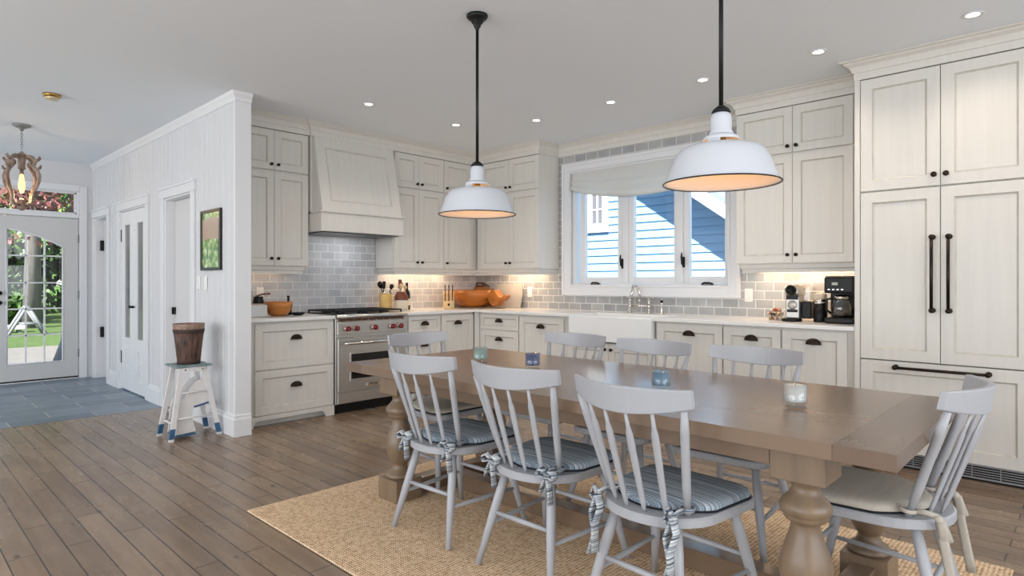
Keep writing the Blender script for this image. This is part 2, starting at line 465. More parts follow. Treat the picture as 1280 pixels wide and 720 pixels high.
def flush_door(name, x0, x1, y, label, hinge_side):
    d = MB().box(x0, y, .012, x1, y + .035, 2.012).build(name, mat('door_paint', (214, 211, 211), .45), bevel=.002)
    struct(d, label)
    return d
d1 = flush_door('door_1', -6.584, -5.888, YB + .082, 'plain white door in the doorway nearest the kitchen', 0)
MB().box(-6.586, YB + .055, .905, -6.578, YB + .080, .975).box(-6.583, YB + .068, .905, -6.545, YB + .0815, .975).build('latch', IRON, d1, bevel=.002)
d3 = flush_door('door_3', -9.244, -8.676, YB + .082, 'plain white door in the far hall doorway', 0)
for z in (.52, 1.62):
    MB().box(-9.244, YB + .045, z, -9.20, YB + .0815, z + .13).build('hinge', IRON, d3, bevel=.002)
# narrow glazed double doors: two leaves
d2 = bpy.data.objects.new('door_2', None); C.objects.link(d2); struct(d2, 'narrow white double doors with tall glass slots and raised panels')
DARKG = mat('dim_glass', (120, 120, 122), .12)
for x0, x1, s in ((-8.114, -7.655, 1), (-7.649, -7.186, -1)):
    m = MB(); ya, yb = YB + .004, YB + .038
    st = .13
    m.box(x0, ya, .015, x0 + st, yb, 2.012).box(x1 - st, ya, .015, x1, yb, 2.012)
    for za, zb in ((.015, .14), (.47, .60), (.31, .335), (1.86, 2.012)): m.box(x0 + st, ya, za, x1 - st, yb, zb)
    m.box(x0 + st, ya + .012, .14, x1 - st, yb, .31).box(x0 + st, ya + .012, .335, x1 - st, yb, .47)
    m.box(x0 + st + .03, ya + .004, .165, x1 - st - .03, ya + .014, .285).box(x0 + st + .03, ya + .004, .36, x1 - st - .03, ya + .014, .445)
    leaf = m.build('door_leaf', TRIM, d2, bevel=.003)
    MB().box(x0 + st, ya + .014, .60, x1 - st, ya + .02, 1.86).build('glass_pane', DARKG, leaf)
    kx = x1 - .045 if s == 1 else x0 + .045
    MB().ball((kx, ya - .022, .95), .016).tube([(kx, ya, .95), (kx, ya - .012, .95)], .007).build('knob', IRON, leaf)
    hx = x0 if s == 1 else x1
    for z in (.30, 1.68):
        MB().box(hx - .02, ya - .006, z, hx + .02, ya + .002, z + .14).build('hinge', IRON, leaf, bevel=.002)

# entry wall with double glazed front door and transom
DY0, DY1, DZ = .92, 1.853, 2.02
TY0, TY1, TZ0, TZ1 = .16, 1.835, 2.09, 2.365
m = MB()
m.box(XF - .16, 1.862, 0, XF, 2.121, H).box(XF - .16, -.03, 2.37, XF, 1.862, H)
m.box(XF - .16, -3.6, 0, XF, -.03, H)
struct(m.build('wall_front', WHITE))
m = MB()
m.box(XF - .13, -.028, DZ + .012, XF + .004, 1.86, TZ0 - .012).box(XF - .13, 1.840, TZ0 - .012, XF + .004, 1.862, 2.37).box(XF - .13, -.028, 2.355, XF + .004, 1.84, 2.37)
m.box(XF, 1.865, .001, XF + .02, 1.945, 2.44).box(XF, -.11, 2.37, XF + .022, 1.865, 2.45)
m.box(XF - .13, -.028, .002, XF + .01, 1.86, .012)
struct(m.build('trim_8', TRIM, bevel=.003), 'white frame around the front door and transom')
w3 = bpy.data.objects.new('window_2', None); C.objects.link(w3); struct(w3, 'transom window above the front door')
MB().box(XF - .05, -.02, TZ0 - .010, XF - .03, 1.838, TZ0 + .012).box(XF - .05, -.02, 2.34, XF - .03, 1.838, 2.354).box(XF - .05, 1.815, TZ0, XF - .03, 1.838, 2.354).build('window_frame', TRIM, w3)
MB().box(XF - .043, -.02, TZ0 + .012, XF - .039, 1.815, 2.34).build('glass_pane', GLASS, w3)
def front_leaf(name, ya, yb, mirror, label):
    """leaf with quarter-arched glass, 3 x 5 lights; faces +X; hinge side at yb when not mirrored"""
    root = bpy.data.objects.new(name, None); C.objects.link(root); struct(root, label)
    W = yb - ya
    fy = (lambda t: ya + t) if not mirror else (lambda t: yb - t)
    g0, g1, z0, zl, zh = W - .71, W - .16, .235, 1.855, 1.66   # glass bounds measured from the meeting edge
    def top(t):                                                # arch falls from the meeting side to the hinge side
        u = (t - g0) / (g1 - g0); return zl - (zl - zh) * (.25 * u + .75 * u * u)
    xa, xb = XF - .055, XF - .012
    m = MB()
    n = 14
    m.box(xa, fy(0), .014, xb, fy(g0), DZ); m.box(xa, fy(g1), .014, xb, fy(W), DZ); m.box(xa, fy(g0), .014, xb, fy(g1), z0)
    arch = [(fy(g0 + (g1 - g0) * i / n), top(g0 + (g1 - g0) * i / n)) for i in range(n + 1)]
    m.prism(arch + [(fy(g1), DZ), (fy(g0), DZ)], xa, xb, 'yz')
    leaf = m.build('door_slab', mat('front_door_paint', (205, 204, 203), .4), root, bevel=.0015)
    # bead around the glass and muntins
    mm = MB()
    ptsb = [Vector((xb, fy(g0), z0)), Vector((xb, fy(g1), z0))] + [Vector((xb, a, b)) for a, b in arch[::-1]] + [Vector((xb, fy(g0), z0))]
    mm.tube(ptsb, .011, 6)
    cols = [g0 + (g1 - g0) * k / 3 for k in (1, 2)]
    for c in cols: mm.box(xa + .006, fy(c) - .008, z0, xb - .004, fy(c) + .008, top(c))
    for z in (.572, .894, 1.212, 1.543): mm.box(xa + .006, min(fy(g0), fy(g1)), z - .008, xb - .004, max(fy(g0), fy(g1)), z + .008)
    mm.build('muntin_grid', TRIM, root)
    pg = [(fy(g0), z0), (fy(g1), z0)] + arch[::-1]
    MB().prism(pg, xa + .018, xa + .022, 'yz').build('glass_pane', GLASS, root)
    hz = fy(.045)
    if not mirror:
        k = MB()
        for z in (.975, 1.09):
            k.lathe([(.0, .0), (.026, .001), (.026, .008), (.012, .012), (.012, .03), (.024, .038), (.024, .055), (0, .06)], 16, (0, 0, 0), Matrix.Translation((xb, hz, z)) @ rot_to((1, 0, 0)))
        k.build('door_handle', IRON, root)
        k = MB()
        for z in (.27, 1.01, 1.72): k.box(xb, fy(W) - .004, z, xb + .012, fy(W) + .014, z + .10)
        k.build('hinge', mat('hinge_grey', (150, 150, 150), .35, .8), root)
    MB().box(XF - .012, fy(0) if not mirror else fy(W), .014, XF - .004, fy(W) if not mirror else fy(0), .03).build('door_sweep', IRON, root)
    return root
front_leaf('door_4', DY0 + .11, DY1, False, 'white front door leaf with quarter-arched divided glass')
front_leaf('door_5', DY0 + .11 - .83, DY0 + .105, True, 'second white front door leaf left of the first')

# ------------------------------------------------------------------ kitchen window
w = bpy.data.objects.new('window_1', None); C.objects.link(w); struct(w, 'white three-part kitchen window over the sink')
m = MB()
cw = .115; ya = YW - .026
def ring(m, x0, x1, z0, z1, wl, y0, y1):
    m.box(x0, y0, z0, x0 + wl, y1, z1).box(x1 - wl, y0, z0, x1, y1, z1).box(x0 + wl, y0, z0, x1 - wl, y1, z0 + wl).box(x0 + wl, y0, z1 - wl, x1 - wl, y1, z1)
ring(m, -4.305, -2.295, 1.078, 2.510, .115, YW - .03, YW - .0085)
ring(m, -4.305, -2.295, 1.078, 2.510, .03, YW - .042, YW - .03)
ring(m, -4.215, -2.385, 1.168, 2.420, .02, YW - .036, YW - .03)
m.build('window_casing', TRIM, w, bevel=.004)
m = MB()
ring(m, -4.199, -2.361, 1.161, 2.429, .05, YW + .02, YW + .155)
for c in (-3.52, -2.905): m.box(c - .03, YW + .02, 1.211, c + .03, YW + .12, 2.379)
m.build('window_frame', TRIM, w, bevel=.003)
PANES = [(-4.045, -3.625), (-3.43, -2.98), (-2.82, -2.44)]
for i, (a, b) in enumerate(PANES):
    m = MB(); xa = a - .06; xb = b + .06; 
    ring(m, max(xa, -4.148), min(xb, -2.412), 1.212, 2.378, .06 if i else .06, YW + .045, YW + .095)
    sash = m.build('sash', TRIM, w, bevel=.003)
    MB().box(a - .02, YW + .068, 1.262, b + .02, YW + .072, 2.33).build('glass_pane', GLASS, sash)
for x in (-3.88, -2.62):
    m = MB().box(x - .06, YW + .004, 1.186, x + .06, YW + .03, 1.199)
    m.tube([(x - .05, YW - .005, 1.203), (x - .02, YW - .016, 1.214), (x + .03, YW - .016, 1.213), (x + .06, YW - .006, 1.205)], [.008, .010, .010, .008])
    m.build('crank_handle', IRON, w, bevel=.002)
for x in (-3.55, -2.865):
    MB().box(x - .012, YW + .012, 1.36, x + .012, YW + .022, 1.46).tube([(x, YW + .012, 1.38), (x, YW - .012, 1.39), (x - .004, YW - .016, 1.46), (x - .006, YW - .008, 1.50)], [.008, .009, .010, .006]).build('sash_lock', IRON, w, bevel=.002)
# roman shade hung inside the casing
m = MB(); NX, NZ = 40, 26
x0, x1 = -4.186, -2.382
grid = []
for j in range(NZ + 1):
    row = []
    t = j / NZ
    for i in range(NX + 1):
        u = i / NX
        sag = (1 - abs(2 * u - 1) ** 2.0)
        zb = 2.215 - .135 * sag                       # curved hem
        z = 2.425 - t * (2.425 - zb)
        fold = 0
        if t > .45:
            fold = .024 * abs(math.sin((t - .45) / .55 * PI * 2.0)) * (.5 + .5 * t)
        y = YW - .030 - fold - .012 * sag * math.sin(t * PI)
        row.append(m.v(x0 + (x1 - x0) * u, y, z))
    grid.append(row)
for j in range(NZ):
    for i in range(NX): m.face([grid[j][i], grid[j][i + 1], grid[j + 1][i + 1], grid[j + 1][i]], True)
sh = m.build('roman_shade', SHADEF)
sm = sh.modifiers.new('thick', 'SOLIDIFY'); sm.thickness = .004; sm.offset = 0
tag(sh, 'off-white linen roman shade with curved hem at the kitchen window', 'window shade')

# ------------------------------------------------------------------ cabinetry
def panel(m, x0, x1, z0, z1, y=0, t=.02, fr=.062, dp=.011, sl=.011):
    """five-piece door in the local xz plane, front at y, back at y+t; glaze (index 1) on the sloped edge"""
    L0 = [(x0, z0), (x1, z0), (x1, z1), (x0, z1)]
    def ins(d): return [(x0 + d, z0 + d), (x1 - d, z0 + d), (x1 - d, z1 - d), (x0 + d, z1 - d)]
    A = [m.v(p[0], y + t, p[1]) for p in L0]; B0 = [m.v(p[0], y + .002, p[1]) for p in L0]
    B = [m.v(p[0], y, p[1]) for p in ins(.002)]
    D = [m.v(p[0], y, p[1]) for p in ins(fr)]; D2 = [m.v(p[0], y + dp * .55, p[1]) for p in ins(fr + .003)]
    E_ = [m.v(p[0], y + dp, p[1]) for p in ins(fr + sl)]
    m.face(A)
    for P_, Q, k in ((A, B0, 0), (B0, B, 0), (B, D, 0), (D, D2, 1), (D2, E_, 1)):
        m.mi = k
        for i in range(4): m.face([P_[i], P_[(i + 1) % 4], Q[(i + 1) % 4], Q[i]])
    m.mi = 0
    m.face(E_)
def knob(x, z, parent, y=0, r=.0145):
    M = Matrix.Translation((x, y, z)) @ rot_to((0, -1, 0))
    return MB().lathe([(.011, 0), (.010, .003), (.006, .006), (.006, .014), (r, .019), (r * 1.02, .024), (r * .7, .029), (0, .030)], 16, (0, 0, 0), M).build('knob', BRONZE, parent)
def cup_pull(x, z, parent, y=0, w=.10):
    m = MB(); n, k = 14, 6; R = w / 2; g = []
    for j in range(k + 1):
        b = PI / 2 * j / k
        row = []
        for i in range(n + 1):
            a = PI * i / n
            row.append(m.v(x - R * math.cos(a), y - .003 - .026 * math.sin(b) * math.sin(a) ** .7, z - .012 + .040 * math.cos(b) * math.sin(a) ** .8))
        g.append(row)
    for j in range(k):
        for i in range(n): m.face([g[j][i], g[j][i + 1], g[j + 1][i + 1], g[j + 1][i]], True)
    m.box(x - R - .004, y - .004, z - .014, x + R + .004, y, z - .008)
    m.tube([(x - R * math.cos(PI * i / 10), y - .004, z - .012 + .040 * math.sin(PI * i / 10) ** .8) for i in range(11)], .004, 6)
    o = m.build('cup_pull', BRONZE, parent)
    s_ = o.modifiers.new('thick', 'SOLIDIFY'); s_.thickness = .003
    return o
CM = [CAB, GLAZE]
def cabinet(name, label, loc, rotz, body, doors, group=None, cat='cabinet', extra=None, seam=True):
    """body: list of boxes (local, front of the face frame at y=.021); doors: (kind, x0, x1, z0, z1, handle, hx, hz)"""
    t = thing(name, label, cat, loc, rotz, group)
    m = MB()
    for b in body: m.box(*b)
    bo = m.build('cabinet_body', CM, t, bevel=.0015)
    for d in doors:
        kind, x0, x1, z0, z1 = d[:5]
        m = MB(); panel(m, x0 + .0015, x1 - .0015, z0 + .0015, z1 - .0015, fr=.062 if z1 - z0 > .22 else .036)
        p = m.build(kind, CM, t)
        if len(d) > 5:
            if d[5] == 'knob': knob(d[6], d[7], p)
            elif d[5] == 'cup': cup_pull(d[6], d[7], p)
    if extra: extra(t)
    return t
R90 = PI / 2
G_U, G_B = 'upper wall cabinets', 'base cabinets under the counter'
# --- stove wall: local x runs along +Y, local -y faces +X. loc = (front x, left y, 0)
ZT, ZB, ZS = 2.596, 1.37, 2.228
def upper_doors(x0, xm, x1, zs=ZS):
    if xm is None:
        k = x0 + .035
        return [('door', x0, x1, ZB, zs - .006, 'knob', k, ZB + .065), ('door', x0, x1, zs + .006, ZT, 'knob', k, zs + .055)]
    return [('door', x0, xm, ZB, zs - .006, 'knob', xm - .032, ZB + .065), ('door', xm, x1, ZB, zs - .006, 'knob', xm + .032, ZB + .065),
            ('door', x0, xm, zs + .006, ZT, 'knob', xm - .032, zs + .055), ('door', xm, x1, zs + .006, ZT, 'knob', xm + .032, zs + .055)]
FXU = -5.3746
cabinet('upper_cabinet', 'cream upper cabinet between the white wall end and the range hood', (FXU - .025, 2.128, 0), R90,
        [(.002, .021, ZB - .004, .744, .305, 2.60)], upper_doors(.072, .41, .742), G_U)
cabinet('upper_cabinet', 'cream upper cabinet directly right of the range hood', (FXU, 3.815, 0), R90,
        [(.0, .021, ZB - .004, .688, .33, 2.60)], upper_doors(.012, .338, .686), G_U)
cabinet('upper_cabinet', 'single-column cream upper cabinet left of the inside corner, behind the left pendant', (FXU, 4.505, 0), R90,
        [(.0, .021, ZB - .004, .815, .33, 2.60)], upper_doors(.0, None, .415), G_U)
FYU = 4.977
cabinet('upper_cabinet', 'cream upper cabinet between the inside corner and the kitchen window', (-5.353, FYU, 0), 0,
        [(.0, .021, ZB - .004, .99, .335, 2.60)], upper_doors(.08, .535, .988), G_U)
cabinet('upper_cabinet', 'cream upper cabinet above the coffee makers, right of the window', (-2.194, FYU, 0), 0,
        [(.0, .021, ZB - .004, .958, .335, 2.60)], upper_doors(.002, .45, .88), G_U)
# light rails below the uppers
lr = [(0, ZB - .006), (-.03, ZB - .006), (-.03, 1.305), (-.012, 1.30), (-.012, 1.325), (0, 1.333)]
struct(MB().sweep([(XS + .01, 2.872 - .03), (FXU - .05, 2.872 - .03), (FXU - .05, 2.14)][::-1], [(a, b) for a, b in lr]).build('trim_9', CAB), 'light rail under the upper cabinet left of the hood')
struct(MB().sweep([(XS + .01, 3.835), (FXU - .025, 3.835), (FXU - .025, FYU + .025), (-4.385, FYU + .025), (-4.385, YW - .01)], [(a, b) for a, b in lr]).build('trim_10', CAB), 'light rail under the corner upper cabinets')
struct(MB().sweep([(-2.17, YW - .01), (-2.17, FYU + .025), (-1.232, FYU + .025)], [(a, b) for a, b in lr]).build('trim_11', CAB), 'light rail under the upper cabinet above the coffee makers')
# crown chain
cr = [(-.02, 2.601), (.002, 2.601), (.002, 2.648), (.010, 2.652), (.014, 2.664), (.026, 2.688), (.052, 2.703), (.058, 2.712), (.076, 2.716), (.084, H - .001), (-.02, H - .001)]
m = MB()
m.sweep([(FXU - .024, 2.135), (FXU - .024, 2.882)], cr)
m.sweep([(FXU - .06, 2.884), (FXU, 2.884), (FXU, FYU), (-4.362, FYU), (-4.362, YW - .028), (-2.196, YW - .028), (-2.196, FYU), (-1.23, FYU), (-1.23, 4.683), (-.24, 4.683), (-.24, YW - .01)], cr)
struct(m.build('trim_12', CM), 'cream crown moulding along the tops of the cabinets')

# --- base cabinets
FXB = -5.096; ZC = .884
def feet(t, w, gap=0):
    """furniture-style valance with an arched cut-out and bracket feet"""
    pts = [(.0, .001), (.085, .001)] + [(.085 + .045 * (1 - math.cos(a)), .001 + .055 * math.sin(a)) for a in [PI / 2 * i / 8 for i in range(1, 9)]]
    pts += [(w - p[0], p[1]) for p in pts[::-1]]
    pts += [(w, .094), (0, .094)]
    MB().prism(pts, .002, .024, 'xz').build('foot_valance', CAB, t)
def base(label, loc, rot, w, doors, valance=True, d=.58, filler=None):
    bx = ([(-filler, .0, .001, -.0005, d, ZC - .003)] if filler else []) + [(.0, .021, .094, w, d, ZC - .003), (.03, .07, .001, w - .03, d, .095)]
    return cabinet('base_cabinet', label, loc, rot, bx, doors, G_B, extra=(lambda t: feet(t, w)) if valance else None)
base('cream base cabinet with two deep drawers, left of the range', (FXB, 2.132, 0), R90, .832,
     [('drawer', .098, .826, .478, .866, 'cup', .462, .735), ('drawer', .098, .826, .096, .472, 'cup', .462, .325)])
base('narrow cream base cabinet with stacked drawers, right of the range', (FXB, 3.772, 0), R90, .46,
     [('drawer', .03, .452, .70, .868, 'cup', .24, .785), ('drawer', .03, .452, .40, .694, 'cup', .24, .565), ('drawer', .03, .452, .096, .394, 'cup', .24, .26)])
base('cream base cabinet with one panelled door, at the left of the inside corner', (FXB, 4.234, 0), R90, .47,
     [('door', .004, .466, .096, .868, 'cup', .235, .775)])
FYB = 4.706
base('cream base cabinet with stacked drawers, at the right of the inside corner', (-5.02, FYB, 0), 0, .612,
     [('drawer', .03, .604, .705, .868, 'cup', .317, .80), ('drawer', .03, .604, .40, .699, 'cup', .317, .60), ('drawer', .03, .604, .096, .394, 'cup', .317, .26)], filler=.073)
base('cream base cabinet with pull-out door, directly left of the sink', (-4.406, FYB, 0), 0, .625,
     [('door', .004, .60, .096, .868, 'cup', .30, .765)])
cabinet('sink_base_cabinet', 'cream two-door cabinet under the white apron sink', (-3.779, FYB, 0), 0,
        [(.0, .021, .094, 1.0, .55, .655), (.03, .07, .001, .97, .55, .095), (.0, .021, .655, .06, .55, ZC - .003), (.985, .021, .655, 1.0, .55, ZC - .003)],
        [('door', .02, .50, .096, .65, 'knob', .465, .60), ('door', .50, .98, .096, .65, 'knob', .535, .60)], G_B, extra=lambda t: feet(t, 1.0))
base('cream base cabinet directly right of the sink', (-2.777, FYB, 0), 0, .592, [('door', .004, .588, .096, .868, 'cup', .30, .79)])
base('cream base cabinet second from the sink, left of the one below the coffee makers', (-2.183, FYB, 0), 0, .453, [('door', .004, .449, .096, .868, 'cup', .228, .785)])
base('cream base cabinet below the coffee makers, beside the fridge panel', (-1.728, FYB, 0), 0, .494, [('door', .004, .446, .096, .868, 'cup', .226, .785)])

# countertops
m = MB().box(XS + .009, 2.13, ZC, -5.071, 2.962, .914)
tag(m.build('countertop', QUARTZ, bevel=.004, seg=2), 'short white quartz countertop left of the range', 'countertop')
cx0, cx1, cy = -3.712, -2.806, 5.13
pts = [(XS + .009, 3.772), (-5.071, 3.772), (-5.071, 4.681), (cx0, 4.681), (cx0, cy), (cx1, cy), (cx1, 4.681), (-1.232, 4.681), (-1.232, YW - .009), (XS + .009, YW - .009)]
tag(MB().prism(pts, ZC, .914).build('countertop', QUARTZ, bevel=.004, seg=2), 'long L-shaped white quartz countertop around the sink', 'countertop')

# ------------------------------------------------------------------ range hood
t = thing('range_hood', 'cream tapered wooden range hood above the stainless range', 'range hood', (0, 0, 0))
m = MB()
yl0, yl1 = 2.884, 3.808
# tapered front: top at x=FXU+.0, bottom further out
def hoodpt(s_, y): return (FXU + .012 + (.165) * s_, y)
xt, xb_ = FXU + .006, -5.215
zt, zb_ = 2.598, 1.885
Lp = [(XS + .02, 2.9, zb_), (xb_, 2.9, zb_), (xt, 2.9, zt), (XS + .02, 2.9, zt)]
Rp = [(p[0], 3.795, p[2]) for p in Lp]
m.loft([Lp, Rp], smooth=False)
body = m.build('hood_body', CM, t, bevel=.002)
# framed panel on the sloping front
ang = math.atan2(xb_ - xt, zt - zb_)
Ln = math.hypot(xb_ - xt, zt - zb_)
m = MB(); panel(m, 0, .891, 0, Ln - .004, fr=.10, dp=.012, sl=.012, t=.016)
fp = m.build('front_panel', CM, t)
fp.matrix_world = Matrix.Translation((xb_ + .0165 * math.cos(ang), 2.902, zb_ + .002)) @ Matrix.Rotation(PI / 2, 4, 'Z') @ Matrix.Rotation(-ang, 4, 'X')
MB().box(XS + .02, 2.882, 1.695, -5.185, 3.742 + .06, 1.868).build('hood_mantle', CAB, t, bevel=.003)
MB().box(-5.372, 2.870, 1.868, -5.168, 3.812, 1.886).build('mantle_ledge', CAB, t, bevel=.004)
MB().box(XS + .05, 2.92, 1.686, -5.23, 3.77, 1.6945).build('vent_insert', mat('dark_steel', (90, 88, 86), .35, 1.0), t)
MB().box(FXU - .30, 2.8845, 1.886, FXU - .012, 2.8995, 2.598).build('hood_pilaster', CAB, t)
MB().box(FXU - .30, 3.7965, 1.886, FXU - .002, 3.8135, 2.598).build('hood_pilaster', CAB, t)

# ------------------------------------------------------------------ range
t = thing('kitchen_range', 'stainless gas range with red knobs below the hood', 'range', (-5.06, 2.968, 0), R90)
W = .796
MB().box(.002, .03, .09, W - .002, .62, .885).build('range_body', STEEL, t, bevel=.002)
MB().box(.02, .075, .001, W - .02, .60, .089).build('toe_kick', BLACK, t)
m = MB().box(.0, .02, .885, W, .62, .915)
m.lathe([(.021, 0), (.021, W)], 16, (0, 0, 0), Matrix.Translation((0, .012, .900)) @ rot_to((1, 0, 0)))
m.build('cooktop_rim', STEEL, t, bevel=.002)
MB().box(.02, .05, .9155, W - .02, .60, .921).build('cooktop_surface', BLACK, t)
for gx in range(3):
    m = MB(); xa = .025 + gx * .25; xb2 = xa + .243
    for yy in (.06, .30, .57): m.box(xa, yy, .940, xb2, yy + .014, .953)
    for xx in (xa, (xa + xb2) / 2 - .006, xb2 - .012): m.box(xx, .06, .940, xx + .012, .584, .953)
    for xx in (xa, xb2 - .012):
        for yy in (.06, .57): m.box(xx, yy, .9215, xx + .012, yy + .012, .94)
    for yy in (.18, .45):
        m.box(xa + .05, yy, .940, xb2 - .05, yy + .010, .951)
        m.lathe([(.045, 0), (.045, .008), (.03, .014), (0, .015)], 16, ((xa + xb2) / 2, yy, .9215))
    m.build('burner_grate', IRON, t, bevel=.002)
panelm = MB().box(.01, .004, .735, W - .01, .03, .852).build('control_panel', STEEL, t, bevel=.003)
m = MB()
for i in range(9): m.box(.04 + i * .082, .012, .857, .04 + i * .082 + .06, .03, .880)
m.build('vent_slot', mat('copper_dark', (92, 60, 44), .4, .6), t)
RED = mat('deep_red_knob', (120, 14, 24), .28)
for x in (.105, .20, .403, .606, .70):
    M = Matrix.Translation((x, .004, .788)) @ rot_to((0, -1, 0))
    k = MB().lathe([(.027, 0), (.027, .010), (.022, .014)], 20, (0, 0, 0), M).build('knob_bezel', CHROME, panelm)
    m = MB().lathe([(.022, .014), (.026, .02), (.025, .034), (.020, .045), (0, .047)], 20, (0, 0, 0), M)
    m.box(x - .007, -.052, .766, x + .007, -.038, .810)
    m.build('control_knob', RED, panelm, bevel=.002)
m = MB().box(.012, .0, .205, W - .012, .03, .705)
dr = m.build('oven_door', STEEL, t, bevel=.004)
m = MB(); ring(m, .135, .60, .30, .565, .016, -.004, .002); m.build('window_trim', STEEL, dr, bevel=.002)
MB().box(.15, -.002, .315, .585, .004, .55).build('oven_glass', mat('oven_glass', (10, 10, 11), .08), dr)
m = MB().tube([(.05, -.045, .655), (W - .05, -.045, .655)], .016, 12)
for x in (.07, W - .07): m.tube([(x, -.045, .655), (x, .002, .655)], .013, 10)
m.build('oven_handle', CHROME, dr)
MB().box(.012, .004, .098, W - .012, .03, .196).build('lower_drawer', STEEL, t, bevel=.003)
badge = MB().box(.315, -.004, .232, .475, .001, .268).build('badge', CHROME, dr, bevel=.002)
def text_mesh(body_, size, name, material, parent, M):
    cu = bpy.data.curves.new('txt', 'FONT'); cu.body = body_; cu.size = size; cu.extrude = .0012; cu.align_x = 'CENTER'; cu.align_y = 'CENTER'
    tmp = bpy.data.objects.new('txt', cu); C.objects.link(tmp)
    dg = bpy.context.evaluated_depsgraph_get(); dg.update()
    me = bpy.data.meshes.new_from_object(tmp.evaluated_get(dg))
    bpy.data.objects.remove(tmp); bpy.data.curves.remove(cu)
    me.materials.clear(); me.materials.append(material)
    o = bpy.data.objects.new(name, me); C.objects.link(o); o.parent = parent
    o.matrix_local = M
    return o
text_mesh('WOLF', .034, 'badge_lettering', IRON, dr, Matrix.Translation((.395, -.0046, .25)) @ Matrix.Rotation(PI / 2, 4, 'X'))

# ------------------------------------------------------------------ sink and faucet
t = thing('apron_sink', 'white farmhouse apron sink set into the counter below the window', 'sink', (0, 0, 0))
m = MB()
sx0, sx1, sy0, sy1, sz0, sz1 = -3.708, -2.81, 4.655, 5.126, .672, .906
w_ = .022
m.box(sx0, sy0, sz0, sx1, sy0 + w_, sz1).box(sx0, sy1 - w_, sz0, sx1, sy1, sz1).box(sx0, sy0 + w_, sz0, sx0 + w_, sy1 - w_, sz1).box(sx1 - w_, sy0 + w_, sz0, sx1, sy1 - w_, sz1).box(sx0 + w_, sy0 + w_, sz0, sx1 - w_, sy1 - w_, sz0 + w_)
m.build('basin', CERAMIC, t, bevel=.008, seg=3)
MB().lathe([(.04, 0), (.045, .002), (.03, .003), (0, .001)], 20, ((sx0 + sx1) / 2, 4.93, sz0 + w_)).build('drain', CHROME, t)
t = thing('bridge_faucet', 'polished nickel bridge faucet with curved spout behind the sink', 'faucet', (-3.275, 5.225, .914))
m = MB()
for x in (-.108, .108):
    m.lathe([(.026, .001), (.026, .008), (.014, .016), (.013, .05), (.019, .06), (.019, .085), (.013, .092), (.013, .115), (.017, .122), (.012, .135), (0, .138)], 16, (x, 0, 0))
m.tube([(-.108, 0, .074), (.108, 0, .074)], .011, 10)
m.lathe([(.016, .06), (.019, .07), (.019, .085), (.013, .095), (.013, .15)], 16)
m.build('bridge', CHROME, t)
m = MB(); pts = [(0, 0, .14), (0, 0, .20)]
for i in range(1, 11):
    a = PI * i / 11; pts.append((-.0 - .02 * math.sin(a), -.055 + .055 * math.cos(a), .20 + .075 * math.sin(a)))
pts += [(-.02, -.112, .19), (-.022, -.114, .165)]
m.tube(pts, [.013] * (len(pts) - 2) + [.015, .015], 12)
m.build('spout', CHROME, t)
for s in (-1, 1):
    MB().tube([(s * .108, 0, .136), (s * .108, 0, .158)], .008, 8).tube([(s * .100, 0, .158), (s * .175, -.01, .160)], [.008, .006], 8).build('lever_handle', CHROME, t)
t = thing('side_sprayer', 'slim nickel side sprayer with black tip right of the faucet', 'sprayer', (-3.03, 5.225, .914))
MB().lathe([(.024, .001), (.024, .006), (.013, .014), (.011, .03), (.012, .08), (.015, .10), (.015, .112)], 14).build('sprayer_body', CHROME, t)
MB().lathe([(.015, .1125), (.016, .12), (.011, .134), (0, .136)], 14).build('sprayer_tip', BLACK, t)

# ------------------------------------------------------------------ fridge wall
FYF = 4.683
t = thing('fridge_surround', 'tall cream cabinet built around and above the panelled fridge', 'cabinet', (-1.229, FYF, 0))
m = MB()
m.box(.0, .002, .001, .033, .635, 2.602).box(.948, .002, .001, .989, .635, 2.602).box(.033, .022, 1.832, .948, .60, 2.60)
m.build('cabinet_body', CAB, t, bevel=.0015)
for a, b, kx in ((.035, .490, .458), (.490, .946, .522)):
    m = MB(); panel(m, a + .002, b - .002, 1.836, 2.594, fr=.07)
    p = m.build('door', CM, t); knob(kx, 1.905, p, r=.017)
t = thing('fridge', 'cream panelled double-door fridge with long bronze pulls', 'fridge', (-1.229, FYF, 0))
MB().box(.036, .024, .105, .945, .60, 1.828).build('fridge_body', mat('fridge_case', (120, 118, 112), .5), t)
def bar_pull(parent, p0, p1, off=.045):
    m = MB(); p0 = Vector(p0); p1 = Vector(p1); d = (p1 - p0).normalized(); o_ = Vector((0, -off, 0))
    m.tube([p0 + o_, p1 + o_], .0095, 10)
    for q in (p0 + d * .012, p1 - d * .012):
        m.tube([q, q + o_], .008, 8); m.ball(q + o_, .016, 10)
        m.lathe([(.018, 0), (.016, .006), (.009, .009)], 14, (0, 0, 0), Matrix.Translation(q) @ rot_to((0, -1, 0)))
    return m.build('bar_pull', BRONZE, parent)
for a, b, hx in ((.035, .490, .449), (.490, .946, .537)):
    m = MB(); panel(m, a + .002, b - .002, .706, 1.827, fr=.07, t=.0215)
    p = m.build('door', CM, t); bar_pull(p, (hx, 0, 1.03), (hx, 0, 1.52))
m = MB(); panel(m, .037, .944, .108, .698, fr=.075, t=.0215)
p = m.build('freezer_drawer', CM, t); bar_pull(p, (.235, 0, .663), (.745, 0, .663))
m = MB().box(.036, .035, .012, .945, .05, .10)
m.build('grille', mat('grille_grey', (168, 168, 170), .4, .6), t)
m = MB()
for xa in (.05, .50):
    for k in range(5):
        for j in range(3): m.box(xa + .01 + j * .14, .0315, .024 + k * .0145, xa + .145 + j * .14, .0349, .032 + k * .0145)
m.box(.036, .0365, .0015, .945, .06, .0115)
m.build('grille_slots', BLACK, t)
struct(MB().box(-.235, 4.68, .001, .35, YW - .002, H - .001).build('wall_right', WHITE))

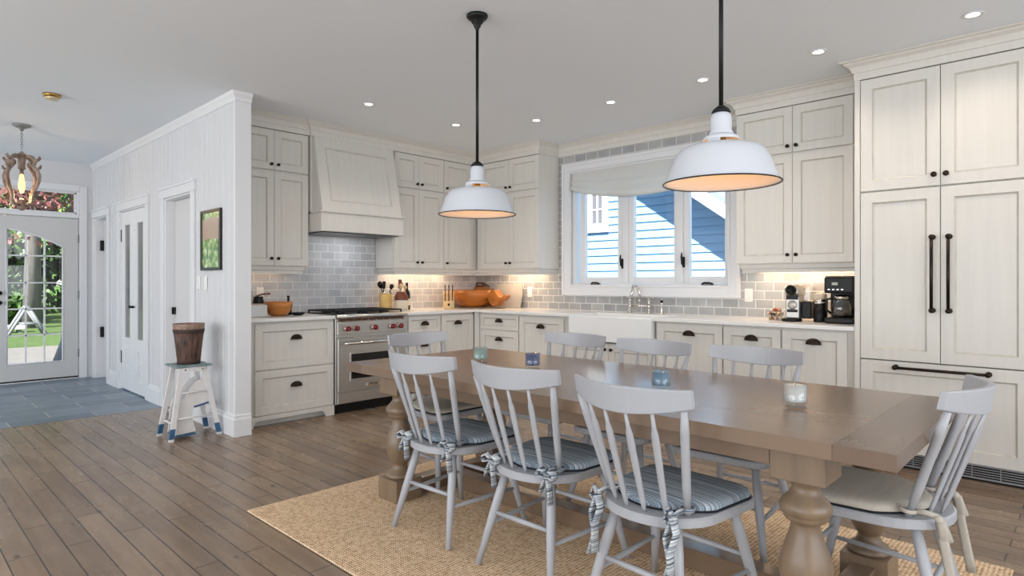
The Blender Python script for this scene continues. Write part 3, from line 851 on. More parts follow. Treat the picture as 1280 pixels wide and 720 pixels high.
# ------------------------------------------------------------------ dining table
TX0, TX1, TY0, TY1, TZ = -3.149, -.397, 1.904, 2.99, .76
t = thing('dining_table', 'long driftwood-brown trestle dining table with turned pedestals', 'table', (0, 0, 0))
MB().box(TX0 + .161, TY0, .712, TX1 - .161, TY1, TZ).build('tabletop', TABLEW, t, bevel=.0012)
for a, b in ((TX0, TX0 + .1608), (TX1 - .1608, TX1)):
    MB().box(a, TY0, .712, b, TY1, TZ).build('breadboard_end', TABLEE, t, bevel=.0012)
PX, PY = (-2.86, -.686), (2.075, 2.818)
for y in (1.992, 2.872): MB().box(PX[0] + .0835, y, .640, PX[1] - .0835, y + .026, .7115).build('apron', TABLEW, t, bevel=.002)
prof = [(.050, .1305), (.076, .131), (.080, .142), (.072, .156), (.050, .172), (.042, .188), (.040, .203), (.044, .207), (.050, .213), (.060, .235), (.073, .265), (.080, .295), (.0805, .32), (.074, .352),
        (.061, .39), (.050, .42), (.044, .448), (.046, .460), (.062, .468), (.067, .476), (.066, .484), (.073, .490), (.079, .503), (.078, .514), (.068, .530), (.050, .548), (.042, .563), (.041, .574), (.050, .586), (.056, .5965), (.05, .599)]
for px in PX:
    for py in PY:
        MB().box(px - .083, py - .083, .5995, px + .083, py + .083, .7115).lathe(prof, 32, (px, py, 0)).box(px - .086, py - .086, .0115, px + .086, py + .086, .131).build('pedestal', PEDW, t, bevel=.003)
    MB().box(px - .045, PY[0] + .0865, .0115, px + .045, PY[1] - .0865, .10).build('cross_beam', TABLEW, t, bevel=.003)
MB().box(PX[0] + .0455, 2.40, .012, PX[1] - .0455, 2.49, .098).build('stretcher', TABLEW, t, bevel=.003)

# rug
m = MB(); m.box(-3.285, 1.395, .0008, -.27, 3.345, .011)
o = m.build('jute_rug', JUTE, bevel=.004, seg=2)
tag(o, 'natural woven jute rug under the dining table', 'rug')

# ------------------------------------------------------------------ chairs
def seat_outline(s=1.0, n=10):
    pts = []
    def arc(cx, cy, rx, ry, a0, a1, k):
        for i in range(k + 1):
            a = a0 + (a1 - a0) * i / k; pts.append((s * (cx + rx * math.cos(a)), s * (cy + ry * math.sin(a))))
    # front right corner, across to front left, round the back
    arc(.150, .150, .080, .072, 0, PI / 2, 6)
    arc(-.150, .150, .080, .072, PI / 2, PI, 6)
    # sides taper to a round back
    arc(0, -.06, .216, .198, PI, 2 * PI, 20)
    return pts
BACKB = []   # spindle feet and heads, left to right
def bow(u, w, y_end, y_mid): return (u * w, y_mid + (y_end - y_mid) * u * u)
def make_chair():
    t = thing('dining_chair', '', 'chair')
    out = seat_outline()
    m = MB()
    lo = [(x * .94, y * .94, .413) for x, y in out]; mid = [(x, y, .420) for x, y in out]; up_ = [(x, y, .444) for x, y in out]; tp = [(x * .975, y * .975, .450) for x, y in out]
    m.loft([lo, mid, up_, tp], smooth=False).build('seat', CHAIRP, t)
    def leg(p0, p1):
        p0, p1 = Vector(p0), Vector(p1)
        MB().tube([p0, p0.lerp(p1, .25), p0.lerp(p1, .5), p1], [.016, .0195, .019, .0125], 12).build('leg', CHAIRP, t)
    FL, BL = {}, {}
    for s in (-1, 1):
        a, b = (s * .160, .135, .414), (s * .235, .225, .0150); leg(a, b); FL[s] = (Vector(a), Vector(b))
        a, b = (s * .125, -.165, .414), (s * .200, -.265, .0150); leg(a, b); BL[s] = (Vector(a), Vector(b))
    at = lambda L, z: L[0].lerp(L[1], (L[0].z - z) / (L[0].z - L[1].z))
    def stretch(a, b):
        MB().tube([a, a.lerp(b, .5), b], [.008, .0115, .008], 8).build('stretcher', CHAIRP, t)
    for s in (-1, 1): stretch(at(FL[s], .185), at(BL[s], .185))
    stretch(at(FL[-1], .235), at(FL[1], .235)); stretch(at(BL[-1], .235), at(BL[1], .235))
    # back rail: bowed board
    loops = []
    n = 18
    for i in range(n + 1):
        u = -1 + 2 * i / n
        x, y = bow(u, .239, -.250, -.340)
        hh = .045 - .015 * u * u
        zc = .888 - hh
        loops.append([(x, y - .010, zc - hh + .0), (x, y + .012, zc - hh), (x, y + .010 - .010, zc + hh), (x, y - .022 , zc + hh)])
    m = MB(); m.loft(loops, smooth=False)
    m.build('back_rail', CHAIRP, t, bevel=.004, seg=2)
    ups = (-1, -.60, -.20, .20, .60, 1)
    for k, u in enumerate(ups):
        a = u
        foot = Vector((math.sin(u * 1.0) * .184, -.06 - math.cos(u * 1.0) * .166, .4505))
        x, y = bow(u * .90, .239, -.250, -.340)
        head = Vector((x, y + .0005, .888 - 2 * (.045 - .015 * u * u * .81) + .0006))
        if abs(u) == 1:
            MB().tube([foot, foot.lerp(head, .3), foot.lerp(head, .8), head], [.0105, .0145, .0145, .011], 12).build('back_post', CHAIRP, t)
        else:
            P_ = [0, .04, .12, .45, .68, .80, .86, 1.0]; R_ = [.006, .0085, .0115, .0135, .0145, .0135, .0085, .0065]
            MB().tube([foot.lerp(head, q) for q in P_], R_, 10, flat=(1, .62), up=(1, 0, 0)).build('spindle', CHAIRP, t)
    return t
chair0 = make_chair()
def make_cushion(name, fab, tie, label):
    t = thing(name, label, 'cushion')
    out = []
    for x, y in seat_outline(.955):
        if y < -.0573:                                  # pull the back in so it clears the posts and spindles
            q = min(1, (-.0573 - y) / .189); x *= 1 - .35 * q * (1 - q * .2); y = -.0573 + (y + .0573) * .72
        out.append((x, y))
    m = MB(); loops = []
    for sc, z in ((.90, .4515), (.965, .453), (.995, .459), (1.0, .466), (.985, .474), (.94, .481), (.80, .486), (.5, .4885), (.15, .489)):
        loops.append([(x * sc, (y + .01) * sc - .01, z) for x, y in out])
    m.loft(loops, smooth=True).build('pad', fab, t)
    loops = [[(x * sc, (y + .01) * sc - .01, z) for x, y in out] for sc, z in ((.96, .4506), (1.002, .4525), (1.008, .457), (.995, .4585))]
    MB().loft(loops, smooth=True).build('piping', DARKPAD, t)
    return t
def tie_bow(t, fab, side, kind):
    """ribbon knotted round a back post; kind: 0 bow, 1 long hanging tails"""
    x = side * .155; y = -.150
    m = MB(); yb_ = y - (.075, .084, .084)[kind]
    m.tube([(x + .024 * math.cos(a), y + .024 * math.sin(a), .474 + .003 * math.sin(a)) for a in [2 * PI * i / 12 for i in range(13)]], .005, 6, flat=(1.5, .6))
    m.tube([(x * .9, y + .035, .478), (x * .97, y + .026, .476)], .006, 6)
    m.tube([(x, y - .026, .474), (x, y - .05, .476), (x, yb_, .470)], .007, 6, flat=(1.4, .6))
    m.ball((x, yb_, .464), .013, 10)
    def rib(pts, r=.0125): m.tube(pts, r, 6, flat=(1.35, .35), up=(0, 1, 0))
    if kind == 0:
        for s in (-1, 1):
            rib([(x, yb_, .464), (x + s * .022, yb_ - .010, .486), (x + s * .046, yb_ - .012, .474), (x + s * .040, yb_ - .010, .452), (x + s * .008, yb_ - .004, .460)])
            rib([(x, yb_ - .003, .462), (x + s * .016, yb_ - .010, .425), (x + s * .026, yb_ - .012, .372 - .02 * s)])
    elif kind == 1:
        rib([(x, yb_ - .003, .466), (x - .02, yb_ - .010, .40), (x + .006, yb_ - .024, .33), (x - .008, yb_ - .036, .26)], .017)
        rib([(x, yb_ - .003, .466), (x + .018, yb_ - .008, .42), (x + .004, yb_ - .024, .36), (x + .016, yb_ - .036, .27)], .016)
        rib([(x, yb_ - .003, .470), (x - .014, yb_ - .008, .495), (x - .026, yb_ - .010, .46), (x - .006, yb_ - .008, .44)])
    else:
        rib([(x, yb_ - .003, .462), (x + .01, yb_ - .010, .40), (x + .004, yb_ - .038, .25), (x + .008, yb_ - .046, .20)], .011)
        rib([(x, yb_ - .003, .466), (x + .03, yb_ - .008, .43), (x + .045, yb_ - .020, .385), (x + .02, yb_ - .020, .39), (x, yb_ - .006, .455)], .011)
        rib([(x, yb_ - .003, .464), (x + .002, yb_ - .012, .43), (x + .018, yb_ - .014, .36)], .011)
    m.build('tie', fab, t)
CH = 'grey spindle-back chairs around the dining table'
CU = 'seat cushions on the dining chairs'
spots = [  # x, y, rot, chair label, cushion fabric, tie kinds, cushion label
    (-2.34, 2.07, .03, 'grey spindle chair on the near side of the table, farthest left', 0, (0, 0), 'blue striped cushion on the near-side chair farthest left'),
    (-1.737, 2.077, .01, 'grey spindle chair in the middle of the near side of the table', 0, (0, 0), 'blue striped cushion on the middle near-side chair'),
    (-1.135, 2.035, -.07, 'grey spindle chair on the near side of the table, nearest the camera', 0, (1, 1), 'blue striped cushion with long hanging ties on the near-side chair nearest the camera'),
    (-2.452, 2.883, PI, 'grey spindle chair on the window side of the table, farthest left', 0, (0, 0), 'blue striped cushion on the window-side chair farthest left'),
    (-1.856, 2.842, PI, 'grey spindle chair in the middle of the window side of the table', 0, (0, 0), 'blue striped cushion on the middle window-side chair'),
    (-1.268, 2.842, PI + .01, 'grey spindle chair on the window side of the table, nearest the fridge', 0, (0, 0), 'blue striped cushion on the window-side chair nearest the fridge'),
    (-2.97, 2.49, -PI / 2, 'grey spindle chair at the range end of the table', 1, (0, 0), 'plain beige cushion on the chair at the range end of the table'),
    (-.612, 2.525, PI / 2, 'grey spindle chair at the fridge end of the table', 1, (2, 2), 'plain beige cushion with thin cloth ties on the chair at the fridge end'),
]
cushions = {}
for i, (x, y, r, lab, fab, ties, clab) in enumerate(spots):
    c = chair0 if i == 0 else dup(chair0)
    c.location = (x, y, 0); c.rotation_euler = (0, 0, r); c['label'] = lab; c['group'] = CH
    key = (fab, ties)
    if key not in cushions:
        k = make_cushion('seat_cushion', (BLUESTRIPE, LINEN)[fab], None, clab)
        for s, kd in zip((-1, 1), ties): tie_bow(k, (TIECLOTH, LINEN)[fab], s, kd)
        cushions[key] = k
    else: k = dup(cushions[key])
    k.location = (x, y, 0); k.rotation_euler = (0, 0, r); k['label'] = clab; k['group'] = CU

# ------------------------------------------------------------------ candles on the table
def candle(x, y, wax, label, rim=None):
    t = thing('candle', label, 'candle', (x, y, TZ), 0, 'candles on the dining table')
    R = .042
    m = MB(); prof = [(0, .001), (R - .006, .001), (R - .002, .006), (R, .014), (R, .083), (R - .0028, .083), (R - .003, .018), (0, .017)]
    m.lathe(prof, 24).build('glass_cup', JAR, t)
    MB().lathe([(0, .0185), (R - .0045, .0185), (R - .004, .021), (R - .004, .078), (R - .012, .076), (0, .074)], 24).build('wax', wax, t)
    MB().tube([(0, 0, .0745), (.001, 0, .082)], .001, 5).build('wick', IRON, t)
candle(-2.61, 2.46, mat('sea_green_wax', (150, 186, 180), .35), 'pale sea-green glass candle at the far left of the table')
candle(-2.21, 2.47, mat('navy_wax', (62, 92, 142), .35), 'dark blue glass candle, second from the left on the table')
candle(-1.38, 2.375, mat('sky_wax', (104, 148, 178), .35), 'sky blue glass candle behind the nearest chair')
candle(-.83, 2.40, mat('white_wax', (232, 232, 230), .4), 'white candle in clear glass toward the right end of the table')

# ------------------------------------------------------------------ pendants
def pendant(x, y, label):
    t = thing('pendant_light', label, 'pendant lamp', (x, y, 0), 0, 'white enamel pendant lights over the table')
    MB().lathe([(.060, H - .001), (.060, H - .012), (.050, H - .024), (.034, H - .034), (.032, H - .044), (.022, H - .052), (.020, H - .064), (.010, H - .078), (.008, H - .09), (0, H - .091)], 24).build('canopy', IRON, t)
    MB().tube([(0, 0, H - .088), (0, 0, 1.902)], .0085, 10).build('rod', IRON, t)
    MB().lathe([(0, 1.905), (.012, 1.903), (.030, 1.888), (.036, 1.876), (0, 1.876)], 20).build('cap', IRON, t)
    MB().lathe([(.026, 1.8755), (.036, 1.868), (.040, 1.85), (.040, 1.806), (.046, 1.796), (.046, 1.790), (0, 1.790)], 24).build('neck', ENAMEL, t)
    m = MB()
    R = .218
    outp = [(.046, 1.7895), (.058, 1.785), (.066, 1.779), (.069, 1.768)]
    m.lathe(outp, 32, cap=False)
    m2 = [(.084, 1.750), (.100, 1.7475), (.130, 1.743), (.153, 1.732), (.168, 1.716), (.180, 1.692), (.194, 1.655), (.207, 1.620), (.212, 1.610), (R, 1.604)]
    m.lathe(m2, 40, cap=False)
    for k in range(3):
        a = 2 * PI * k / 3 + .6
        for w_a in (-.22, .22):
            pass
        p = []
        for (rr, zz) in ((.0688, 1.7685), (.0845, 1.750)):
            for da in (-.32, .32):
                p.append(m.v(rr * math.cos(a + da), rr * math.sin(a + da), zz))
        m.face([p[0], p[1], p[3], p[2]])
    sh_ = m.build('lamp_shade', ENAMEL, t)
    s_ = sh_.modifiers.new('thick', 'SOLIDIFY'); s_.thickness = .003; s_.offset = -1
    MB().tube([(R * math.cos(2 * PI * k / 40), R * math.sin(2 * PI * k / 40), 1.603) for k in range(41)], .0028, 6).build('rim', IRON, t)
    MB().lathe([(.018, 1.789), (.018, 1.745), (.014, 1.742)], 14).build('socket', BRASS, t)
    MB().lathe([(.012, 1.7415), (.016, 1.73), (.030, 1.70), (.032, 1.685), (.024, 1.665), (0, 1.655)], 18).build('bulb', emit('warm_bulb', (255, 186, 104), 2.2), t)
    l = light('pendant_lamp_light', 'POINT', (x, y, 1.635), (0, 0, 0), 1.35, (1.0, .46, .12), .03)
pendant(-2.545, 2.375, 'white enamel barn pendant over the left part of the table')
pendant(-1.062, 2.275, 'white enamel barn pendant over the right part of the table')

# ------------------------------------------------------------------ ceiling fittings
def downlight(x, y, label):
    t = thing('recessed_light', label, 'ceiling light', (x, y, H), 0, 'recessed ceiling lights')
    MB().lathe([(.040, -.0012), (.052, -.0014), (.053, -.005), (.050, -.007), (.041, -.004)], 28).build('trim_ring', TRIM, t)
    MB().lathe([(0, -.0045), (.026, -.006), (.036, -.0035), (.036, -.0015), (0, -.0014)], 24).build('lens', emit('downlight_lens', (255, 246, 232), 3.2), t)
    light('downlight_beam', 'SPOT', (x, y, H - .02), (0, 0, 0), 20, (1, .87, .73), .05, spot_size=2.3, spot_blend=1.0)
for x, y, l in ((-4.476, 2.926, 'recessed ceiling light in front of the range hood'), (-4.466, 3.891, 'recessed ceiling light just left of the left pendant rod'),
                (-3.798, 4.295, 'recessed ceiling light just right of the left pendant rod'), (-2.966, 4.292, 'recessed ceiling light midway between the two pendants'),
                (-2.144, 4.290, 'recessed ceiling light just left of the right pendant rod'), (-1.338, 4.288, 'recessed ceiling light right of the right pendant rod'),
                (-.525, 4.291, 'recessed ceiling light nearest the fridge crown at the upper right')):
    downlight(x, y, l)
t = thing('smoke_detector', 'small round brass ceiling fitting near the entry', 'ceiling fitting', (-6.08, 1.02, H))
MB().lathe([(.062, -.001), (.062, -.014), (.056, -.022), (.05, -.024)], 24).build('base_ring', BRASS, t)
MB().lathe([(.046, -.0235), (.05, -.03), (.045, -.042), (.02, -.046), (0, -.046)], 20).build('cover', mat('clouded_brass', (214, 196, 160), .25, .4), t)

# chandelier: carved wood lantern
t = thing('chandelier', 'carved brown wooden lantern chandelier hanging in the entry', 'chandelier', (-7.47, 1.018, 0))
CARVE = mat('weathered_carved_wood', (128, 100, 84), .6, noise=((30, 30, 12), .4, (168, 146, 130)))
GREYM = mat('grey_metal', (150, 148, 142), .5, .5)
MB().lathe([(.075, H - .001), (.075, H - .012), (.05, H - .026), (.02, H - .038), (.012, H - .06), (0, H - .062)], 24).build('canopy', GREYM, t)
m = MB()
for k in range(7):
    zc = H - .070 - k * .026; a = (k % 2) * PI / 2
    m.tube([(.008 * math.cos(q) * math.cos(a), .008 * math.cos(q) * math.sin(a), zc + .018 * math.sin(q)) for q in [2 * PI * i / 10 for i in range(11)]], .0022, 5)
m.build('chain', GREYM, t)
m = MB().lathe([(0, 2.475), (.012, 2.47), (.02, 2.455), (.04, 2.44), (.045, 2.425), (.032, 2.40), (.028, 2.33), (.034, 2.31), (.024, 2.30), (0, 2.299)], 16)
m.build('top_hub', CARVE, t)
MB().lathe([(0, 1.905), (.018, 1.91), (.034, 1.93), (.040, 1.945), (.024, 1.955), (.020, 1.985), (.032, 1.995), (.030, 2.01), (.014, 2.02), (0, 2.021)], 16).build('bottom_hub', CARVE, t)
for k in range(4):
    a = PI / 2 * k + THETA - PI / 4 + .785; ca, sa = math.cos(a), math.sin(a)
    pr_ = [(.03, 2.415), (.07, 2.425), (.105, 2.41), (.125, 2.375), (.12, 2.345), (.10, 2.335), (.118, 2.315), (.15, 2.285), (.168, 2.24), (.165, 2.19), (.142, 2.13), (.115, 2.075), (.105, 2.03), (.11, 2.00), (.095, 1.975), (.06, 1.965), (.03, 1.96)]
    rr_ = [.016, .016, .017, .018, .018, .016, .017, .018, .018, .017, .015, .014, .014, .017, .016, .014, .012]
    m = MB().tube([(r * ca, r * sa, z) for r, z in pr_], rr_, 8, flat=(1.0, .8))
    sc = [(.10, 2.335), (.082, 2.345), (.078, 2.365), (.092, 2.375)]
    m.tube([(r * ca, r * sa, z) for r, z in sc], [.014, .012, .010, .008], 8)
    sc = [(.118, 2.38), (.15, 2.385), (.175, 2.405), (.168, 2.42)]
    m.tube([(r * ca, r * sa, z) for r, z in sc], [.016, .016, .013, .008], 8)
    m.tube([(.15 * ca, .15 * sa, 2.30), (.178 * ca, .178 * sa, 2.315), (.185 * ca, .185 * sa, 2.34)], [.014, .012, .007], 8)
    m.build('carved_arm', CARVE, t)
MB().lathe([(.016, 2.2985), (.016, 2.26), (.020, 2.255), (0, 2.254)], 14).build('socket', CARVE, t)
MB().lathe([(.010, 2.2535), (.016, 2.235), (.026, 2.16), (.026, 2.12), (.016, 2.08), (0, 2.07)], 16).build('bulb', emit('amber_bulb', (255, 186, 96), 3.5), t)
light('chandelier_lamp_light', 'POINT', (-7.47, 1.018, 2.045), (0, 0, 0), 3, (1.0, .66, .34), .03)

# under-cabinet lights (the strips under the uppers)
for i, (x, y, lx, ly, pw) in enumerate(((-5.60, 2.48, .10, .5, .5), (-5.60, 4.35, .10, .9, 3.0), (-4.85, 5.20, .6, .1, 3.0), (-1.70, 5.20, .8, .1, 3.6))):
    light('under_cabinet_light', 'AREA', (x, y, 1.36), (0, 0, 0), pw, (1.0, .72, .46), lx, ly)
light('hood_light', 'AREA', (-5.50, 3.35, 1.683), (0, 0, 0), 1.2, (.92, .96, 1.0), .15, .5)

# ------------------------------------------------------------------ step stool, bucket, wall things
SX0, SX1, SY0, SY1 = -5.405, -5.128, 1.598, 1.955
t = thing('step_stool', 'old white wooden step stool with worn blue top by the beadboard wall', 'stool', (0, 0, 0))
MB().box(SX0 + .005, 1.635, .556, SX1 - .0, 1.90, .574).build('seat_top', DISTRESS, t, bevel=.006, seg=2)
tops = {}
for sx in (0, 1):
    for sy in (0, 1):
        p1 = Vector(((SX0, SX1)[sx], (SY0, SY1)[sy], .0005)); p0 = Vector(((-5.35, -5.165)[sx], (1.685, 1.85)[sy], .5555))
        f = lambda z: p0.lerp(p1, (p0.z - z) / p0.z)
        tops[sx, sy] = (p0.copy(), p1.copy())
        def slab(m, za, zb, gx, gy):
            A = f(za); B = f(zb)
            m.loft([[(q.x - gx, q.y - gy, q.z), (q.x + gx, q.y - gy, q.z), (q.x + gx, q.y + gy, q.z), (q.x - gx, q.y + gy, q.z)] for q in (A, B)], smooth=False)
        m = MB(); m.mi = 0; slab(m, .5555, .096, .011, .017); m.mi = 1; slab(m, .096, .020, .0112, .0172); m.mi = 0; slab(m, .020, .0005, .0108, .0168)
        m.build('leg', [OLDWHITE, BLUEP], t)
pt = lambda sx, sy, z: tops[sx, sy][0].lerp(tops[sx, sy][1], (tops[sx, sy][0].z - z) / tops[sx, sy][0].z)
for z in (.36, .165): MB().tube([pt(1, 0, z), pt(1, 1, z)], .008, 8).build('rung', OLDWHITE, t)
for sy in (0, 1): MB().tube([pt(0, sy, .13), pt(1, sy, .13)], .008, 8).build('rung', OLDWHITE, t)
MB().tube([pt(0, 0, .2), pt(0, 1, .2)], .008, 8).build('rung', OLDWHITE, t)
m = MB().box(-5.155, 1.69, .520, -5.138, 1.845, .5555)
for y in (1.705, 1.83): m.mi = 1; m.lathe([(.006, 0), (.005, .003), (0, .004)], 8, (0, 0, 0), Matrix.Translation((-5.138, y, .538)) @ rot_to((1, 0, 0)))
m.build('top_rail', [OLDWHITE, IRON], t)
prof = [(1.862, .450), (1.835, .452), (1.790, .437), (1.750, .385), (1.722, .325), (1.675, .285), (1.656, .21), (1.650, .118), (1.642, .036), (1.790, .046), (1.786, .07), (1.771, .121), (1.762, .168), (1.768, .222), (1.776, .246), (1.885, .268)]
for x in (-5.176, -5.345):
    MB().prism(prof, x - .008, x + .008, 'yz').build('step_side', OLDWHITE, t)
MB().box(-5.352, 1.644, .0215, -5.166, 1.79, .0345).build('step_tread', BLUEP, t, bevel=.002)
sl = math.atan2(.022, .109)
tr = MB().box(-.093, 0, -.014, .093, .112, -.0005).build('step_tread', BLUEP, t, bevel=.002)
tr.location = (-5.259, 1.777, .2455); tr.rotation_euler = (sl, 0, 0)
t = thing('bucket', 'rusty brown tapered bucket standing on the step stool', 'bucket', (-5.262, 1.77, .5745))
MB().lathe([(0, .001), (.080, .001), (.084, .02), (.098, .16), (.112, .275), (.108, .275), (.094, .16), (.078, .012), (0, .012)], 28).build('bucket_wall', RUST, t)
MB().lathe([(.1125, .268), (.114, .300), (.117, .318), (.112, .318), (.109, .300), (.1085, .268)], 28, cap=False).build('rim', mat('rusty_rim', (150, 122, 106), .6, noise=((40, 40, 40), .4)), t)
MB().lathe([(.1105, .245), (.1145, .262), (.1145, .275), (.1128, .276), (.1125, .267), (.109, .245)], 28, cap=False).build('upper_band', RUSTD, t)
MB().lathe([(.0815, .002), (.0835, .002), (.0855, .025), (.0843, .025)], 28, cap=False).build('lower_band', RUSTD, t)

t = thing('framed_picture', 'small black-framed picture on the beadboard wall, green reflection painted in', 'picture', (-5.405, YB - .001, 1.575))
m = MB(); ring(m, -.215, .215, -.255, .255, .024, -.022, -.001); m.build('frame', mat('black_frame', (24, 22, 20), .3), t, bevel=.002)
# greenery and wall reflected in the picture glass, painted into the colour
pm, nt, b = base_mat('painted_reflection'); N, L = nt.nodes, nt.links
tc = N.new('ShaderNodeTexCoord'); nz = N.new('ShaderNodeTexNoise'); nz.inputs['Scale'].default_value = 16; nz.inputs['Detail'].default_value = 6
L.new(tc.outputs['Object'], nz.inputs['Vector'])
rp = N.new('ShaderNodeValToRGB'); e = rp.color_ramp.elements
e[0].position = .35; e[0].color = srgb(70, 110, 50); e[1].position = .68; e[1].color = srgb(226, 232, 190); x_ = e.new(.5); x_.color = srgb(136, 170, 84)
L.new(nz.outputs['Fac'], rp.inputs[0])
sp = N.new('ShaderNodeSeparateXYZ'); L.new(tc.outputs['Object'], sp.inputs[0])
sq = N.new('ShaderNodeMath'); sq.operation = 'MULTIPLY'; L.new(sp.outputs[0], sq.inputs[0]); L.new(sp.outputs[0], sq.inputs[1])
ad = N.new('ShaderNodeMath'); ad.operation = 'MULTIPLY_ADD'; ad.inputs[1].default_value = .55; L.new(sq.outputs[0], ad.inputs[0]); L.new(sp.outputs[2], ad.inputs[2])
band = N.new('ShaderNodeValToRGB'); be = band.color_ramp.elements; band.color_ramp.interpolation = 'CONSTANT'
be[0].position = 0; be[0].color = (0, 0, 0, 1); be[1].position = .51; be[1].color = (1, 1, 1, 1); q = be.new(.69); q.color = (0, 0, 0, 1)
sh1 = N.new('ShaderNodeMath'); sh1.operation = 'ADD'; sh1.inputs[1].default_value = .5; L.new(ad.outputs[0], sh1.inputs[0]); L.new(sh1.outputs[0], band.inputs[0])
mx = N.new('ShaderNodeMixRGB'); mx.inputs[2].default_value = srgb(186, 160, 138); L.new(band.outputs[0], mx.inputs[0]); L.new(rp.outputs[0], mx.inputs[1])
L.new(mx.outputs[0], b.inputs['Base Color']); b.inputs['Roughness'].default_value = .15
MB().box(-.192, -.012, -.232, .192, -.002, .232).build('print', pm, t)  # flat panel carrying the painted reflection
def wallplate(loc, rotz, label, toggles, cat):
    t = thing('wall_plate' if cat != 'light switch' else 'light_switch', label, cat, loc, rotz)
    wd = .036 if toggles == 1 else .06
    MB().box(-wd, -.006, -.058, wd, -.0005, .058).build('cover', mat('switch_plastic', (238, 236, 230), .35), t, bevel=.003)
    for k in range(toggles):
        x = (k - (toggles - 1) / 2) * .046
        MB().box(x - .016, -.009, -.034, x + .016, -.0062, .034).build('rocker', CERAMIC, t, bevel=.002)
wallplate((-5.70, YB - .001, 1.215), 0, 'white light switch on the beadboard, nearer the doorway', 1, 'light switch')
wallplate((-5.545, YB - .001, 1.215), 0, 'white light switch on the beadboard, right below the picture', 1, 'light switch')
wallplate((-4.80, YW - .0085, 1.105), 0, 'white outlet on the tile left of the kitchen window', 1, 'outlet')
wallplate((-2.228, YW - .0085, 1.107), 0, 'white outlet on the tile right of the kitchen window', 1, 'outlet')
wallplate((XS + .0085, 2.545, 1.115), PI / 2, 'white outlet on the tile above the small wooden bowl', 1, 'outlet')

# ------------------------------------------------------------------ counter things, left of the range
CZ = .9145
t = thing('metal_canister', 'square stainless box at the left end of the short counter', 'box', (-5.36, 2.335, CZ))
MB().box(-.07, -.09, .0005, .07, .09, .108).build('box_body', STEEL, t, bevel=.006, seg=2)
MB().box(-.06, -.08, .1085, .06, .08, .116).build('box_lid', mat('brushed_grey', (176, 176, 178), .4, .6), t, bevel=.004)
t = thing('espresso_pot', 'black jug with a long handle between the steel box and small bowl', 'jug', (-5.585, 2.475, CZ))
MB().lathe([(0, .001), (.055, .001), (.058, .02), (.050, .12), (.040, .16), (.043, .175), (.038, .175), (.036, .16), (0, .15)], 20).build('jug_body', BLACK, t)
MB().tube([(-.045, 0, .155), (-.09, 0, .15), (-.10, 0, .10), (-.055, 0, .04)], .009, 8).build('handle', BLACK, t)
MB().tube([(.0, -.02, .178), (.01, .03, .195), (.02, .10, .20)], [.006, .008, .010], 8).build('lid_lever', DARKWOOD, t)
t = thing('salad_bowl', 'small honey-brown wooden bowl on the short counter', 'bowl', (-5.40, 2.575, CZ))
MB().lathe([(0, .001), (.055, .001), (.075, .01), (.108, .045), (.124, .09), (.126, .128), (.119, .128), (.112, .09), (.085, .035), (0, .02)], 32).build('bowl_body', WOODBOWL, t)
t = thing('oil_bottle', 'slim black bottle right of the small wooden bowl', 'bottle', (-5.50, 2.72, CZ))
MB().lathe([(0, .001), (.028, .001), (.03, .01), (.03, .07), (.022, .10), (.011, .125), (.010, .165), (.013, .168), (.013, .18), (0, .181)], 16).build('bottle_body', BLACK, t)
t = thing('spoon_rest', 'flat black dish in front of the slim black bottle', 'dish', (-5.385, 2.755, CZ))
MB().lathe([(0, .001), (.035, .001), (.06, .012), (.066, .026), (.060, .026), (.045, .010), (0, .008)], 20, sx=1, sy=1).build('dish_body', BLACK, t)
# ------------------------------------------------------------------ right of the range
t = thing('utensil_crock', 'straight amber-coloured utensil holder beside the range', 'crock', (-5.56, 3.845, CZ))
MB().lathe([(0, .001), (.063, .001), (.065, .006), (.065, .185), (.060, .185), (.059, .012), (0, .012)], 24).build('crock_wall', mat('amber_glaze', (216, 178, 104), .2, noise=((9, 9, 2), .2)), t)
MB().lathe([(.0655, .182), (.067, .186), (.067, .196), (.062, .196), (.060, .184)], 24, cap=False).build('crock_rim', CHROME, t)
def utensil(name, label, base, tip, head, material, grp='utensils in the crocks', kind='spoon'):
    t = thing(name, label, 'utensil', base, 0, grp)
    v_ = Vector(tip) - Vector(base)
    MB().tube([(0, 0, 0), v_ * .5, v_], [.005, .006, .006], 8).build('handle', material, t)
    M = Matrix.Translation(v_) @ rot_to(v_)
    m = MB()
    if kind == 'spoon': m.ball((0, 0, head * .8), 1, 14, (head * .75, head * .28, head), M) if False else m.lathe([(0, 0), (head * .35, head * .2), (head * .68, head * .7), (head * .75, head * 1.15), (head * .55, head * 1.65), (0, head * 1.85)], 14, (0, 0, 0), M, sx=.75, sy=.9)
    else: m.box(-head * .6, -.004, 0, head * .6, .004, head * 2.0, M)
    m.build('utensil_head', material, t, bevel=.002)
cx_, cy_ = -5.56, 3.845
for nm, lb, b_, tp, hd, mt, kd in (
    ('ladle', 'round black ladle leaning left in the amber crock', (-.012, .03, .02), (-.012, -.045, .235), .046, BLACK, 'spoon'),
    ('spatula', 'black slotted spatula in the middle of the amber crock', (-.036, -.015, .02), (-.038, .002, .235), .040, BLACK, 'flat'),
    ('black_spoon', 'black spoon leaning right in the amber crock', (.022, -.03, .02), (.030, .043, .225), .036, BLACK, 'spoon')):
    utensil(nm, lb, (cx_ + b_[0], cy_ + b_[1], CZ + b_[2]), (cx_ + tp[0], cy_ + tp[1], CZ + tp[2]), hd, mt, kind=kd)
t = thing('stoneware_jug', 'brown and cream stoneware crock of wooden spoons beside the range', 'crock', (-5.50, 4.005, CZ))
STONE = mat('cream_stoneware', (220, 208, 188), .3); BROWNG = mat('brown_glaze', (120, 56, 34), .25, noise=((14, 14, 14), .4))
m = MB().lathe([(0, .001), (.072, .001), (.075, .006), (.075, .110)], 28, cap=False); m.mi = 1
